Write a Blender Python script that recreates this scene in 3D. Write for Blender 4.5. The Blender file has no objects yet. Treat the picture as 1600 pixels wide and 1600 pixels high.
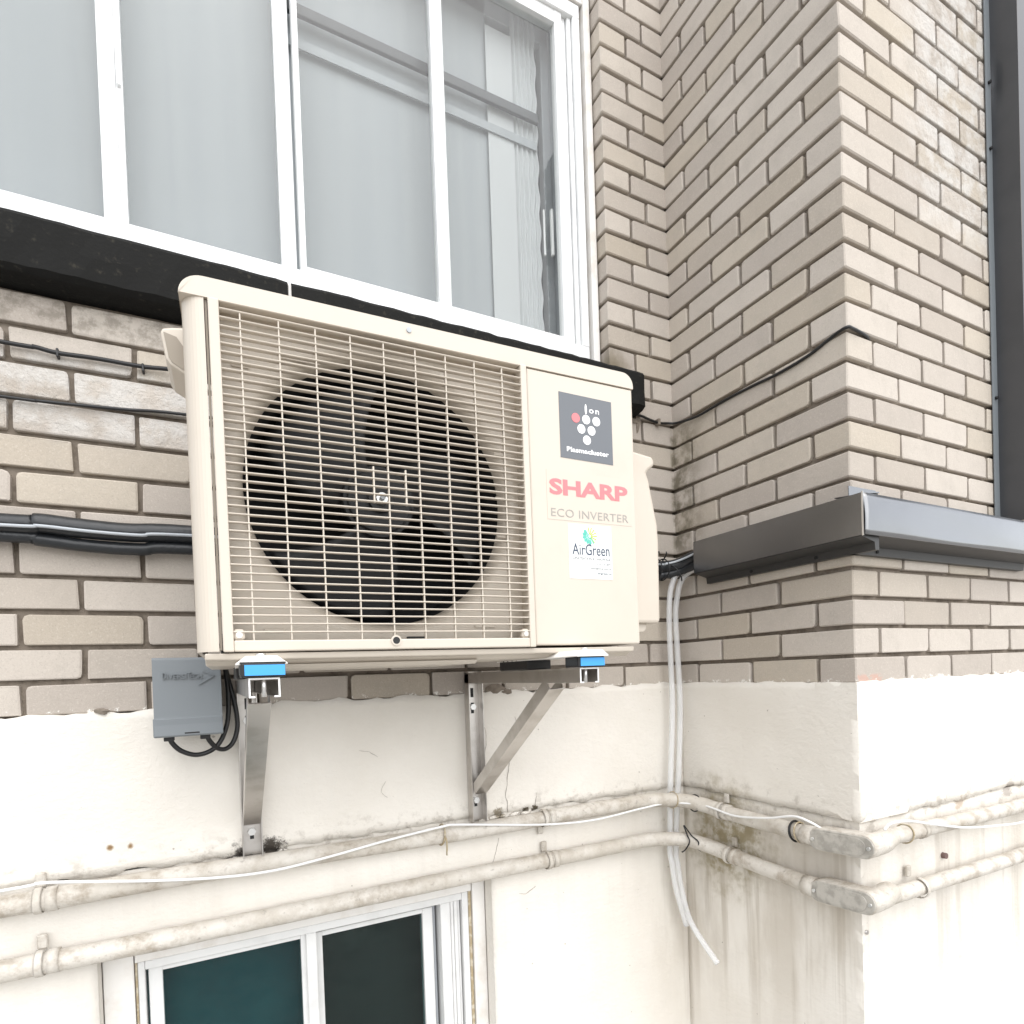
import bpy, bmesh, math, random
from mathutils import Vector, Matrix, noise
random.seed(7)
R = math.radians
C = bpy.context.scene.collection
scene = bpy.context.scene

# ------------------------------------------------------------------ camera
cam_d = bpy.data.cameras.new('camera'); cam = bpy.data.objects.new('camera', cam_d); C.objects.link(cam)
cam_d.sensor_width = 36; cam_d.sensor_fit = 'HORIZONTAL'; cam_d.lens = 912.18/1600*36
cam_d.shift_y = (1066.48-800)/1600; cam_d.clip_start = 0.02; cam_d.clip_end = 500
rx = Vector((0.8902, -0.4543, -0.0349)); fw = Vector((0.4540, 0.8909, -0.0148))
fw.normalize(); rx = (rx - fw*rx.dot(fw)).normalized(); up = rx.cross(fw)
cam.matrix_world = Matrix(((rx.x, up.x, -fw.x, 0), (rx.y, up.y, -fw.y, -1.41), (rx.z, up.z, -fw.z, 0), (0, 0, 0, 1)))
scene.camera = cam

# ------------------------------------------------------------------ world, sun, exposure
SUN_EL, SUN_AZ = 57, 4            # azimuth: degrees from straight in front of the wall towards the right
world = bpy.data.worlds.new('World'); scene.world = world; world.use_nodes = True
wn = world.node_tree; bg = wn.nodes['Background']
sky = wn.nodes.new('ShaderNodeTexSky'); sky.sky_type = 'NISHITA'; sky.sun_disc = False
sky.sun_elevation = R(SUN_EL); sky.sun_rotation = R(180-SUN_AZ)
sky.air_density = 1.0; sky.dust_density = 1.2; sky.ozone_density = 1.0
hs = wn.nodes.new('ShaderNodeHueSaturation'); hs.inputs['Saturation'].default_value = 0.22
wn.links.new(sky.outputs[0], hs.inputs['Color']); wn.links.new(hs.outputs[0], bg.inputs[0])
bg.inputs[1].default_value = 0.15
sd = bpy.data.lights.new('sun', 'SUN'); sd.energy = 1.3; sd.angle = R(100); sd.color = (1, 0.965, 0.91)
sun = bpy.data.objects.new('sun', sd); C.objects.link(sun)
sdir = Vector((math.sin(R(SUN_AZ))*math.cos(R(SUN_EL)), -math.cos(R(SUN_AZ))*math.cos(R(SUN_EL)), math.sin(R(SUN_EL))))
sun.rotation_euler = sdir.to_track_quat('Z', 'Y').to_euler(); sun.location = (3, -6, 6)
scene.view_settings.view_transform = 'Standard'; scene.view_settings.look = 'None'
scene.view_settings.exposure = 1.08; scene.view_settings.gamma = 1
scene.render.engine = 'CYCLES'; scene.cycles.max_bounces = 10; scene.cycles.transparent_max_bounces = 12
scene.render.resolution_x = scene.render.resolution_y = 1024

XB = 1.318; YC = -0.571           # return wall plane, pier front plane (main wall is y = 0)

# ------------------------------------------------------------------ materials
def new_mat(name):
    m = bpy.data.materials.new(name); m.use_nodes = True
    return m, m.node_tree.nodes, m.node_tree.links, m.node_tree.nodes['Principled BSDF']

class NB:
    def __init__(s, nt): s.n = nt.nodes; s.l = nt.links
    def val(s, x, sock):
        if isinstance(x, bpy.types.NodeSocket): s.l.new(x, sock)
        elif isinstance(x, (tuple, list)) and len(x) == 3 and sock.type == 'RGBA': sock.default_value = (*x, 1)
        else: sock.default_value = x
    def pos(s, scale=(1, 1, 1)):
        g = s.n.new('ShaderNodeNewGeometry'); m = s.n.new('ShaderNodeMapping'); m.inputs['Scale'].default_value = scale
        s.l.new(g.outputs['Position'], m.inputs[0]); return m.outputs[0]
    def obj(s, scale=(1, 1, 1)):
        g = s.n.new('ShaderNodeTexCoord'); m = s.n.new('ShaderNodeMapping'); m.inputs['Scale'].default_value = scale
        s.l.new(g.outputs['Object'], m.inputs[0]); return m.outputs[0]
    def noise(s, vec, scale, detail=4, rough=.55, dist=0):
        t = s.n.new('ShaderNodeTexNoise'); s.l.new(vec, t.inputs['Vector'])
        t.inputs['Scale'].default_value = scale; t.inputs['Detail'].default_value = detail
        t.inputs['Roughness'].default_value = rough; t.inputs['Distortion'].default_value = dist; return t.outputs['Fac']
    def ramp(s, x, a, b, lo=0., hi=1.):
        t = s.n.new('ShaderNodeMapRange'); t.interpolation_type = 'SMOOTHSTEP'; s.val(x, t.inputs[0])
        for i, v in zip((1, 2, 3, 4), (a, b, lo, hi)): t.inputs[i].default_value = v
        return t.outputs[0]
    def math(s, op, a, b=0.):
        t = s.n.new('ShaderNodeMath'); t.operation = op; s.val(a, t.inputs[0]); s.val(b, t.inputs[1]); return t.outputs[0]
    def mix(s, f, a, b, mode='MIX'):
        t = s.n.new('ShaderNodeMix'); t.data_type = 'RGBA'; t.blend_type = mode
        s.val(f, t.inputs[0]); s.val(a, t.inputs[6]); s.val(b, t.inputs[7]); return t.outputs[2]
    def sep(s):
        g = s.n.new('ShaderNodeNewGeometry'); t = s.n.new('ShaderNodeSeparateXYZ'); s.l.new(g.outputs['Position'], t.inputs[0]); return t.outputs
    def dist(s, p):
        g = s.n.new('ShaderNodeNewGeometry'); t = s.n.new('ShaderNodeVectorMath'); t.operation = 'DISTANCE'
        s.l.new(g.outputs['Position'], t.inputs[0]); t.inputs[1].default_value = p; return t.outputs['Value']
    def bump(s, h, strength, distance, prev=None):
        t = s.n.new('ShaderNodeBump'); t.inputs['Strength'].default_value = strength; t.inputs['Distance'].default_value = distance
        s.l.new(h, t.inputs['Height'])
        if prev: s.l.new(prev, t.inputs['Normal'])
        return t.outputs[0]
    def rnd(s):
        return s.n.new('ShaderNodeObjectInfo').outputs['Random']

def mat_plain(name, col, rough=.5, metal=0., spec=.5, nscale=0, ncol=None, nlo=.45, nhi=.7, bscale=0, bstr=.3, bdist=.001, coat=0, objspace=False):
    m, n, l, p = new_mat(name); b = NB(m.node_tree)
    p.inputs['Roughness'].default_value = rough; p.inputs['Metallic'].default_value = metal
    p.inputs['Specular IOR Level'].default_value = spec; p.inputs['Coat Weight'].default_value = coat
    P = b.obj() if objspace else b.pos()
    c = col
    if nscale: c = b.mix(b.ramp(b.noise(P, nscale, 6, .6), nlo, nhi), col, ncol)
    b.val(c, p.inputs['Base Color'])
    if bscale: l.new(b.bump(b.noise(P, bscale, 5, .6), bstr, bdist), p.inputs['Normal'])
    return m

def mat_brick():
    m, n, l, p = new_mat('sand_brick'); b = NB(m.node_tree); P = b.pos(); X, Y, Z = b.sep()
    r = b.rnd()
    base = b.mix(b.ramp(r, 0, 1), (.425, .378, .333), (.53, .48, .425))
    base = b.mix(b.math('MULTIPLY', b.ramp(b.math('FRACT', b.math('MULTIPLY', r, 7.31)), .55, 1.), .5), base, (.45, .39, .30))
    base = b.mix(b.ramp(b.noise(P, 420, 3, .7), .48, .8, 0, .5), base, (.27, .24, .21))      # sand grain
    base = b.mix(b.ramp(b.noise(P, 260, 2, .6), .52, .8, 0, .45), base, (.62, .57, .50))
    base = b.mix(b.ramp(b.noise(P, 14, 5, .6), .45, .8, 0, .35), base, (.34, .31, .27))
    # weathered, whitened bricks under the sill on the left; high on the pier, wear with pale glare painted in
    w = b.math('MULTIPLY', b.ramp(Z, .47, .52), b.ramp(X, .35, .1))
    w = b.math('MULTIPLY', w, b.ramp(Z, .66, .63))
    wc = b.math('MULTIPLY', b.ramp(X, 1.5, 1.72), b.math('MULTIPLY', b.ramp(Z, 1.02, 1.25), b.ramp(Y, -.5, -.55)))
    wn_ = b.math('MULTIPLY', b.math('MAXIMUM', w, wc), b.ramp(b.noise(P, 17, 6, .65), .38, .6))
    base = b.mix(b.math('MULTIPLY', wn_, .75), base, (.60, .58, .55))
    # grime running down the inner corner on the return wall
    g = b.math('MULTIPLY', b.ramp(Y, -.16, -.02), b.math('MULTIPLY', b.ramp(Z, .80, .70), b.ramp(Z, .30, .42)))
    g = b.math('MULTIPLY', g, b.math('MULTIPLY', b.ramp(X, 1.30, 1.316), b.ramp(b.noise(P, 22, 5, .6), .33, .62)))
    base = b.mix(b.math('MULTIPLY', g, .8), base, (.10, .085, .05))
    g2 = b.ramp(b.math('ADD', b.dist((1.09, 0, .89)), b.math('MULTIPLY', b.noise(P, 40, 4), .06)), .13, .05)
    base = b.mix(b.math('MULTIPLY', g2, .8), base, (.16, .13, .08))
    # soot streaks under the dark sill, left
    g3 = b.math('MULTIPLY', b.math('MULTIPLY', b.ramp(Z, .66, .73), b.ramp(X, 1.0, .9)), b.ramp(b.noise(P, 30, 5, .7), .4, .62, 0, .6))
    base = b.mix(g3, base, (.17, .15, .12))
    # flaked paint at the foot of the front face
    pk = b.math('MULTIPLY', b.ramp(b.math('ADD', b.dist((1.37, YC, -.045)), b.math('MULTIPLY', b.noise(P, 60, 3), .05)), .075, .065), b.ramp(Z, -.026, -.034))
    pk = b.math('MULTIPLY', pk, b.ramp(b.noise(P, 34, 3), .42, .5, 0, .8))
    base = b.mix(pk, base, (.50, .33, .27))
    # flecks of white paint along the plaster line
    fl = b.math('MULTIPLY', b.ramp(Z, -.034, -.043), b.ramp(b.noise(P, 55, 5, .7), .56, .62))
    base = b.mix(fl, base, (.76, .74, .70))
    b.val(base, p.inputs['Base Color']); p.inputs['Roughness'].default_value = .9; p.inputs['Specular IOR Level'].default_value = .25
    n1 = b.bump(b.noise(P, 380, 3, .7), .55, .0012)
    n2 = b.bump(b.noise(P, 60, 5, .6), .55, .002, n1)
    l.new(b.bump(b.math('MULTIPLY', b.noise(P, 45, 6, .7), b.math('MAXIMUM', w, wc)), 1., .008, n2), p.inputs['Normal'])
    return m

def mat_plaster():
    m, n, l, p = new_mat('white_plaster'); b = NB(m.node_tree); P = b.pos(); X, Y, Z = b.sep()
    base = b.mix(b.ramp(b.noise(P, 3, 4), .35, .7), (.765, .728, .668), (.715, .675, .61))
    # rain streaks below the conduits, mostly on the return wall
    st = b.noise(b.pos((1, 1, .05)), 22, 4, .6, .3)
    zone = b.math('MULTIPLY', b.ramp(Z, -.36, -.42), b.ramp(Z, -1.25, -.62))
    side = b.ramp(X, 1.12, 1.30, .10, 1.)
    front = b.ramp(Y, -.56, -.57, 1., .62)
    s1 = b.math('MULTIPLY', b.math('MULTIPLY', zone, side), front)
    base = b.mix(b.math('MULTIPLY', s1, b.ramp(st, .50, .68, 0, .55)), base, (.36, .31, .245))
    base = b.mix(b.math('MULTIPLY', s1, b.ramp(b.noise(b.pos((1, 1, .25)), 7, 5, .6), .42, .68, 0, .55)), base, (.44, .385, .31))
    ma = b.math('MULTIPLY', b.ramp(b.math('ADD', b.dist((XB, -.16, -.50)), b.math('MULTIPLY', b.noise(P, 18, 5, .65), .22)), .32, .17), b.ramp(b.noise(P, 30, 5, .6), .35, .6, .2, .9))
    base = b.mix(ma, base, (.27, .22, .12))
    # dirt caught in the groove above the upper conduit
    gz = b.math('MULTIPLY', b.ramp(Z, -.30, -.37), b.ramp(Z, -.44, -.40))
    base = b.mix(b.math('MULTIPLY', gz, b.ramp(b.noise(P, 26, 6, .7), .50, .68, 0, .6)), base, (.34, .30, .25))
    # grey damp veil in the plaster
    base = b.mix(b.ramp(b.noise(P, 1.6, 5, .6), .5, .75, 0, .25), base, (.60, .58, .56))
    for (q, rad, sp, col) in (((.045, 0, -.385), .07, .035, (.06, .052, .045)), ((.10, 0, -.375), .05, .04, (.07, .06, .05)),
                         ((.66, 0, -.376), .03, .03, (.30, .26, .2)), ((.745, 0, -.3735), .018, .02, (.12, .10, .07)), ((.775, 0, -.372), .014, .02, (.12, .10, .07)),
                         ((2.0, YC, -.38), .05, .04, (.42, .38, .34)), ((1.75, YC, -.385), .04, .03, (.52, .44, .36))):
        d = b.math('ADD', b.dist(q), b.math('MULTIPLY', b.noise(P, 60, 7, .8), rad*2.2))
        k_ = b.ramp(d, rad+rad*.8, rad+sp*.5)
        if q[2] > -.39: k_ = b.math('MULTIPLY', k_, b.ramp(Z, -.402, -.396))
        base = b.mix(k_, base, col)
    sp = b.ramp(b.noise(P, 75, 2, .4), .765, .79, 0, .6)
    base = b.mix(sp, base, (.25, .21, .17))
    for q in ((-.198, 0, -.32), (-.164, 0, -.321)):
        base = b.mix(b.ramp(b.math('ADD', b.dist(q), b.math('MULTIPLY', b.noise(P, 90, 3), .008)), .012, .007), base, (.25, .16, .08))
    b.val(base, p.inputs['Base Color']); p.inputs['Roughness'].default_value = .75; p.inputs['Specular IOR Level'].default_value = .3
    n1 = b.bump(b.noise(P, 230, 4, .6), .35, .0012)
    n2 = b.bump(b.noise(b.pos((1, 1, 1.6)), 55, 5, .6), .6, .003, n1)
    l.new(b.bump(b.noise(P, 12, 3), .35, .008, n2), p.inputs['Normal'])
    return m

def mat_conduit():
    m, n, l, p = new_mat('painted_conduit'); b = NB(m.node_tree); P = b.pos(); X, Y, Z = b.sep()
    base = b.mix(b.ramp(b.noise(P, 9, 5, .6), .4, .65), (.60, .565, .51), (.50, .46, .40))
    d = b.math('MULTIPLY', b.ramp(b.noise(P, 24, 6, .72), .43, .66), b.ramp(b.noise(P, 2.3, 2), .35, .6, .35, 1.))
    base = b.mix(b.math('MULTIPLY', d, .85), base, (.33, .28, .22))
    base = b.mix(b.ramp(b.noise(P, 70, 4, .6), .6, .72, 0, .5), base, (.24, .21, .18))
    b.val(base, p.inputs['Base Color']); p.inputs['Roughness'].default_value = .55
    n1 = b.bump(b.noise(P, 160, 4, .6), .5, .0015); l.new(b.bump(b.noise(P, 32, 6, .65), .8, .004, n1), p.inputs['Normal'])
    return m

def mat_glass(name, tint=(.95, .955, .95), ior=1.5):
    m, n, l, p = new_mat(name); n.remove(p); b = NB(m.node_tree)
    g = n.new('ShaderNodeBsdfGlossy'); g.inputs['Roughness'].default_value = .015; g.inputs['Color'].default_value = (1, 1, 1, 1)
    t = n.new('ShaderNodeBsdfTransparent'); t.inputs[0].default_value = (*tint, 1)
    f = n.new('ShaderNodeLayerWeight'); f.inputs[0].default_value = .5
    f5 = b.math('POWER', f.outputs['Facing'], 5.); fr = b.math('ADD', b.math('MULTIPLY', f5, .9), .026)
    mx = n.new('ShaderNodeMixShader'); l.new(fr, mx.inputs[0]); l.new(t.outputs[0], mx.inputs[1]); l.new(g.outputs[0], mx.inputs[2])
    l.new(mx.outputs[0], n['Material Output'].inputs[0]); return m

M = {}
M['brick'] = mat_brick()
M['mortar'] = mat_plain('mortar', (.235, .20, .165), .95, spec=.1, nscale=35, ncol=(.155, .13, .105), bscale=140, bstr=.8, bdist=.003)
M['plaster'] = mat_plaster()
M['conduit'] = mat_conduit()
M['fitting'] = mat_plain('weathered_cast_cover', (.46, .435, .39), .6, .0, nscale=38, ncol=(.34, .32, .285), nlo=.42, nhi=.62, bscale=90, bstr=.8, bdist=.002)
M['frame'] = mat_plain('white_window_frame', (.80, .81, .81), .3, nscale=5, ncol=(.72, .73, .735))
M['framegrey'] = mat_plain('grey_white_frame', (.70, .70, .69), .35, nscale=8, ncol=(.60, .60, .59), bscale=60, bstr=.1)
M['inner'] = mat_plain('grey_inner_frame', (.34, .36, .38), .4)
M['casing'] = mat_plain('painted_wood_casing', (.76, .74, .71), .5, nscale=14, ncol=(.66, .62, .57), bscale=90, bstr=.25, bdist=.001)
M['sealant'] = mat_plain('tan_sealant', (.36, .29, .18), .6, nscale=60, ncol=(.55, .5, .4))
M['stone'] = mat_plain('black_sill_stone', (.010, .010, .0095), .85, spec=.2, nscale=60, ncol=(.05, .045, .035), nlo=.56, nhi=.82, bscale=120, bstr=.7, bdist=.002)
M['glass'] = mat_glass('window_glass')
M['glass_dark'] = mat_glass('dark_window_glass', (.62, .72, .72))
M['blind'] = mat_plain('blind_fabric', (.262, .278, .285), .9, nscale=3, ncol=(.235, .252, .262))
m_ = M['blind']; b_n = NB(m_.node_tree); p_ = m_.node_tree.nodes['Principled BSDF']
fold_shade = b_n.ramp(b_n.noise(b_n.pos((1, 1, .02)), 26, 3, .6), .3, .7)  # shading of vertical folds painted into the fabric colour
b_n.val(b_n.mix(fold_shade, (.276, .300, .316), (.298, .320, .334)), p_.inputs['Base Color'])
M['curtain'] = mat_plain('white_curtain', (.42, .44, .45), .85)
M['bandlabel'] = mat_plain('dark_band_and_label', (.022, .028, .034), .5)  # dark reflected band in the upper panes, also the pads' side labels
M['dim'] = mat_plain('dim_interior', (.10, .11, .12), .9)
M['teal'] = mat_plain('teal_interior', (.010, .088, .105), .9, nscale=2.5, ncol=(.02, .13, .145))
M['slate'] = mat_plain('slate_interior', (.022, .032, .028), .9, nscale=4, ncol=(.07, .075, .065), nlo=.5, nhi=.7)
M['beige'] = mat_plain('beige_enamel', (.565, .507, .432), .38, nscale=5, ncol=(.515, .458, .385), nlo=.5, nhi=.85, bscale=900, bstr=.04, bdist=.0005, objspace=True)
M['black'] = mat_plain('black_inside', (.006, .006, .007), .8)
M['fan'] = mat_plain('dark_fan_plastic', (.006, .0065, .0075), .55)
M['steel'] = mat_plain('stainless_steel', (.60, .575, .55), .30, 1., nscale=18, ncol=(.50, .475, .445), bscale=300, bstr=.05, bdist=.0005)
M['zinc'] = mat_plain('bright_zinc', (.75, .75, .74), .3, .9)
M['darkmetal'] = mat_plain('dark_grey_coated_sheet', (.15, .153, .16), .27, .9, bscale=2.2, bstr=.15, bdist=.02, nscale=8, ncol=(.135, .138, .145), coat=1.)
M['darkmetal'].node_tree.nodes['Principled BSDF'].inputs['Coat IOR'].default_value = 1.85
M['darkmetal'].node_tree.nodes['Principled BSDF'].inputs['Coat Roughness'].default_value = .22
M['shadesheet'] = mat_plain('shaded_cover_sheet', (.035, .034, .033), .45)  # shadow under the metal cover painted in as a darker sheet colour
M['ductsheet'] = mat_plain('dark_grey_duct_sheet', (.085, .087, .092), .42, .6, nscale=5, ncol=(.075, .077, .082), bscale=2.2, bstr=.1, bdist=.02)
M['rubber'] = mat_plain('black_rubber', (.008, .008, .009), .5, bscale=200, bstr=.3)
M['cable'] = mat_plain('black_cable', (.010, .010, .011), .38)
M['foam'] = mat_plain('black_foam_tape', (.016, .018, .021), .33, bscale=35, bstr=.5, bdist=.004)
M['greywire'] = mat_plain('grey_wire', (.42, .45, .48), .4)
M['whitewire'] = mat_plain('white_wire', (.78, .78, .77), .4)
M['greybox'] = mat_plain('grey_moulded_box', (.185, .205, .22), .45, bscale=900, bstr=.15, bdist=.0004)
M['blue'] = mat_plain('blue_label', (.05, .34, .76), .4)
M['white'] = mat_plain('white_print', (.85, .85, .84), .4)
M['foot'] = mat_plain('white_foot', (.80, .78, .74), .5)
M['charcoal'] = mat_plain('charcoal_label', (.115, .125, .14), .3)
M['red'] = mat_plain('faded_red_print', (.87, .185, .20), .45)
M['greytext'] = mat_plain('grey_print', (.33, .31, .285), .5)
M['palelabel'] = mat_plain('pale_label', (.562, .500, .424), .35)
M['sticker'] = mat_plain('white_sticker', (.84, .85, .82), .35)
M['navy'] = mat_plain('navy_print', (.05, .07, .11), .5)
M['faint'] = mat_plain('faint_print', (.22, .23, .25), .5)
M['mint'] = mat_plain('mint_print', (.10, .50, .40), .5)
M['lime'] = mat_plain('lime_print', (.42, .58, .08), .5)
M['crack'] = mat_plain('crack_shadow', (.22, .19, .165), .9)
M['ground'] = mat_plain('grey_pavement', (.36, .35, .33), .9, nscale=6, ncol=(.28, .27, .26), bscale=80, bstr=.5, bdist=.004)
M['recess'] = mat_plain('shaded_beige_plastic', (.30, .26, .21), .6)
M['rust'] = mat_plain('rusty_nail', (.14, .085, .075), .7)
m, n, l, p = new_mat('clear_tube'); M['tube'] = m
p.inputs['Base Color'].default_value = (.93, .935, .94, 1); p.inputs['Roughness'].default_value = .15
p.inputs['Transmission Weight'].default_value = .6; p.inputs['IOR'].default_value = 1.12; p.inputs['Coat Weight'].default_value = .4

# ------------------------------------------------------------------ mesh helpers
class MB:
    def __init__(s): s.b = bmesh.new()
    def box(s, x0, x1, y0, y1, z0, z1, bev=0, seg=1, jit=0):
        v = [s.b.verts.new((x, y, z)) for x in (x0, x1) for y in (y0, y1) for z in (z0, z1)]
        if jit:
            for w in v: w.co += Vector([random.uniform(-jit, jit) for _ in range(3)])
        f = [s.b.faces.new([v[i] for i in q]) for q in ((0, 1, 3, 2), (4, 6, 7, 5), (0, 4, 5, 1), (2, 3, 7, 6), (0, 2, 6, 4), (1, 5, 7, 3))]
        if bev:
            e = list({e for q in f for e in q.edges}); bmesh.ops.bevel(s.b, geom=e, offset=bev, segments=seg, profile=.5, affect='EDGES')
        return s
    def prism(s, pts, axis, a, b_):
        def P(u, w, t):
            return {'x': (t, u, w), 'y': (u, t, w), 'z': (u, w, t)}[axis]
        A = [s.b.verts.new(P(u, w, a)) for u, w in pts]; B = [s.b.verts.new(P(u, w, b_)) for u, w in pts]
        k = len(pts)
        for i in range(k): s.b.faces.new((A[i], A[(i+1) % k], B[(i+1) % k], B[i]))
        s.b.faces.new(A); s.b.faces.new(B[::-1]); return s
    def tube(s, path, r, seg=10, smooth=6, rfun=None, flat=1.):
        pts = [Vector(p) for p in path]
        if smooth and len(pts) > 2:
            q = []
            for i in range(len(pts)-1):
                p0 = pts[max(i-1, 0)]; p1 = pts[i]; p2 = pts[i+1]; p3 = pts[min(i+2, len(pts)-1)]
                for k in range(smooth):
                    t = k/smooth
                    q.append(.5*((2*p1)+(-p0+p2)*t+(2*p0-5*p1+4*p2-p3)*t*t+(-p0+3*p1-3*p2+p3)*t**3))
            q.append(pts[-1]); pts = q
        up_ = Vector((0, 0, 1)); rings = []
        for i, p in enumerate(pts):
            t = (pts[min(i+1, len(pts)-1)]-pts[max(i-1, 0)]).normalized()
            if i == 0:
                a = t.orthogonal().normalized() if abs(t.z) > .95 else t.cross(up_).normalized()
            else:
                a = (a-t*a.dot(t)).normalized()
            c = t.cross(a); rr = rfun(i/(len(pts)-1), p) if rfun else r
            rings.append([s.b.verts.new(p+(a*math.cos(2*math.pi*k/seg)+c*math.sin(2*math.pi*k/seg)*flat)*rr) for k in range(seg)])
        for A, B in zip(rings, rings[1:]):
            for k in range(seg):
                f = s.b.faces.new((A[k], A[(k+1) % seg], B[(k+1) % seg], B[k])); f.smooth = True
        s.b.faces.new(rings[0][::-1]); s.b.faces.new(rings[-1]); return s
    def cyl(s, p0, p1, r, seg=20, r2=None):
        return s.tube([p0, p1], r, seg, 0, (lambda t, p: r+(r2-r)*t) if r2 is not None else None)
    def grid(s, fn, nu, nv, smooth=False):
        V = [[s.b.verts.new(fn(i/nu, j/nv)) for j in range(nv+1)] for i in range(nu+1)]
        for i in range(nu):
            for j in range(nv):
                f = s.b.faces.new((V[i][j], V[i+1][j], V[i+1][j+1], V[i][j+1])); f.smooth = smooth
        return V
    def mesh(s, name, mat):
        bmesh.ops.recalc_face_normals(s.b, faces=s.b.faces)
        me = bpy.data.meshes.new(name); s.b.to_mesh(me); s.b.free()
        if mat is not None: me.materials.append(M[mat])
        return me
    def ob(s, name, mat, parent=None, bevel=0):
        me = s.mesh(name, mat); o = bpy.data.objects.new(name, me); C.objects.link(o)
        if parent is not None:
            o.parent = parent
            if parent.get('off') is not None:
                me.transform(Matrix.Translation(-Vector(parent['off'])))
        if bevel:
            md = o.modifiers.new('bevel', 'BEVEL'); md.width = bevel; md.segments = 2; md.limit_method = 'ANGLE'; md.angle_limit = R(40)
        return o

def thing(name, label, cat, loc=(0, 0, 0), group=None, rot=(0, 0, 0), local=False):
    o = bpy.data.objects.new(name, None); C.objects.link(o); o.location = loc; o.rotation_euler = rot
    o['label'] = label; o['category'] = cat
    if group: o['group'] = group
    if not local: o['off'] = tuple(loc)     # parts are given in world coordinates
    return o
def tag(o, label, cat, group=None):
    o['label'] = label; o['category'] = cat
    if group: o['group'] = group
    return o
def sub(mb, name, mat, part, bevel=0):     # a sub-part: its parent part sits at the thing's origin
    o = mb.ob(name, mat, None, bevel); o.parent = part
    par = part.parent
    if par is not None and par.get('off') is not None: o.data.transform(Matrix.Translation(-Vector(par['off'])))
    return o
def text(body, name, mat, parent, x, z, width, height, y, bold=0., depth=.0004, spacing=1., shear=0.):
    cu = bpy.data.curves.new(name, 'FONT'); cu.body = body; cu.extrude = depth; cu.offset = bold; cu.space_character = spacing; cu.shear = shear; cu.resolution_u = 3
    o = bpy.data.objects.new(name, cu); C.objects.link(o)
    me = bpy.data.meshes.new_from_object(o.evaluated_get(bpy.context.evaluated_depsgraph_get()))
    bpy.data.objects.remove(o)
    xs = [v.co.x for v in me.vertices]; ys = [v.co.y for v in me.vertices]
    sx = width/(max(xs)-min(xs)); sy = height/(max(ys)-min(ys))
    for v in me.vertices:
        v.co = Vector((x+(v.co.x-min(xs))*sx, y-(v.co.z), z+(v.co.y-min(ys))*sy))
    me.materials.clear(); me.materials.append(M[mat])
    o = bpy.data.objects.new(name, me); C.objects.link(o); o.parent = parent; return o

def nz(p, s): return noise.noise(Vector(p)*s)

# ------------------------------------------------------------------ ground
mb = MB(); mb.box(-40, 40, -60, .2, -1.8, -1.7); g = mb.ob('ground', 'ground'); g['kind'] = 'structure'

# ------------------------------------------------------------------ brickwork
PITCH = .0679; GAP = .0051
def zlo(n): return .015+PITCH*(n-1)+GAP
def zhi(n): return .015+PITCH*n-GAP
HB = PITCH-2*GAP
_cache = {}
def brick_mesh(L, D, kind):
    # kind 'flat': stretcher with rounded face corners; face on local y=0 looking to -y, centred on x,z;  'corner': plain bevelled block
    key = (round(L, 2), round(D, 2), kind, random.randrange(7)); 
    if key in _cache: return _cache[key], L/_cache[key]['L']
    mb = MB()
    if kind == 'corner':
        mb.box(-L/2, L/2, 0, D, -HB/2, HB/2, .0028, 1, .0012)
    else:
        hx, hz = L/2, HB/2; pts = []
        for cx, cz, a0 in ((hx, hz, 0), (-hx, hz, 90), (-hx, -hz, 180), (hx, -hz, 270)):
            rr = random.choice((.002, .003, .004, .006, .009))*random.uniform(.8, 1.2); jx, jz = random.uniform(-.0012, .0012), random.uniform(-.001, .001)
            for a in (0, 45, 90):
                A = R(a0+a); sx = 1 if cx > 0 else -1; sz = 1 if cz > 0 else -1
                pts.append((cx-sx*rr+rr*math.cos(A)+jx, cz-sz*rr+rr*math.sin(A)+jz))
        k = len(pts)
        r0 = [mb.b.verts.new((u, .03, w)) for u, w in pts]
        r1 = [mb.b.verts.new((u, .0016, w)) for u, w in pts]
        r2 = [mb.b.verts.new((u*(1-.0034/hx)+random.uniform(-.0006, .0006), random.uniform(-.0003, .0005), w*(1-.0018/hz)+random.uniform(-.0005, .0005))) for u, w in pts]
        for A, B in ((r0, r1), (r1, r2)):
            for i in range(k): mb.b.faces.new((A[i], A[(i+1) % k], B[(i+1) % k], B[i]))
        mb.b.faces.new(r2)
    me = mb.mesh('brick', 'brick'); me['L'] = L; _cache[key] = me
    return me, 1.
def put_brick(parent, face, u0, u1, n, depth=.095, kind='flat', inset=0.):
    """face A: y=0 (u=x) ; B: x=XB looking -x (u=y) ; C: y=YC (u=x)"""
    L = u1-u0-2*GAP*.95; cu = (u0+u1)/2; z = (zlo(n)+zhi(n))/2+random.uniform(-.0007, .0007)
    me, s = brick_mesh(L, depth, kind)
    o = bpy.data.objects.new('brick', me); C.objects.link(o); o.parent = parent
    off = random.uniform(-.0012, .0018)+inset; off = max(off, -.001)
    if face == 'A': loc = Vector((cu, off, z)); o.rotation_euler = (0, random.gauss(0, .002), random.gauss(0, .003))
    elif face == 'C': loc = Vector((cu, YC+off, z)); o.rotation_euler = (0, random.gauss(0, .002), random.gauss(0, .003))
    else: loc = Vector((XB+off, cu, z)); o.rotation_euler = (0, random.gauss(0, .002), -math.pi/2+random.gauss(0, .003))
    o.location = loc-Vector(parent.location); o.scale = (s, 1, 1)
    return o

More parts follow.
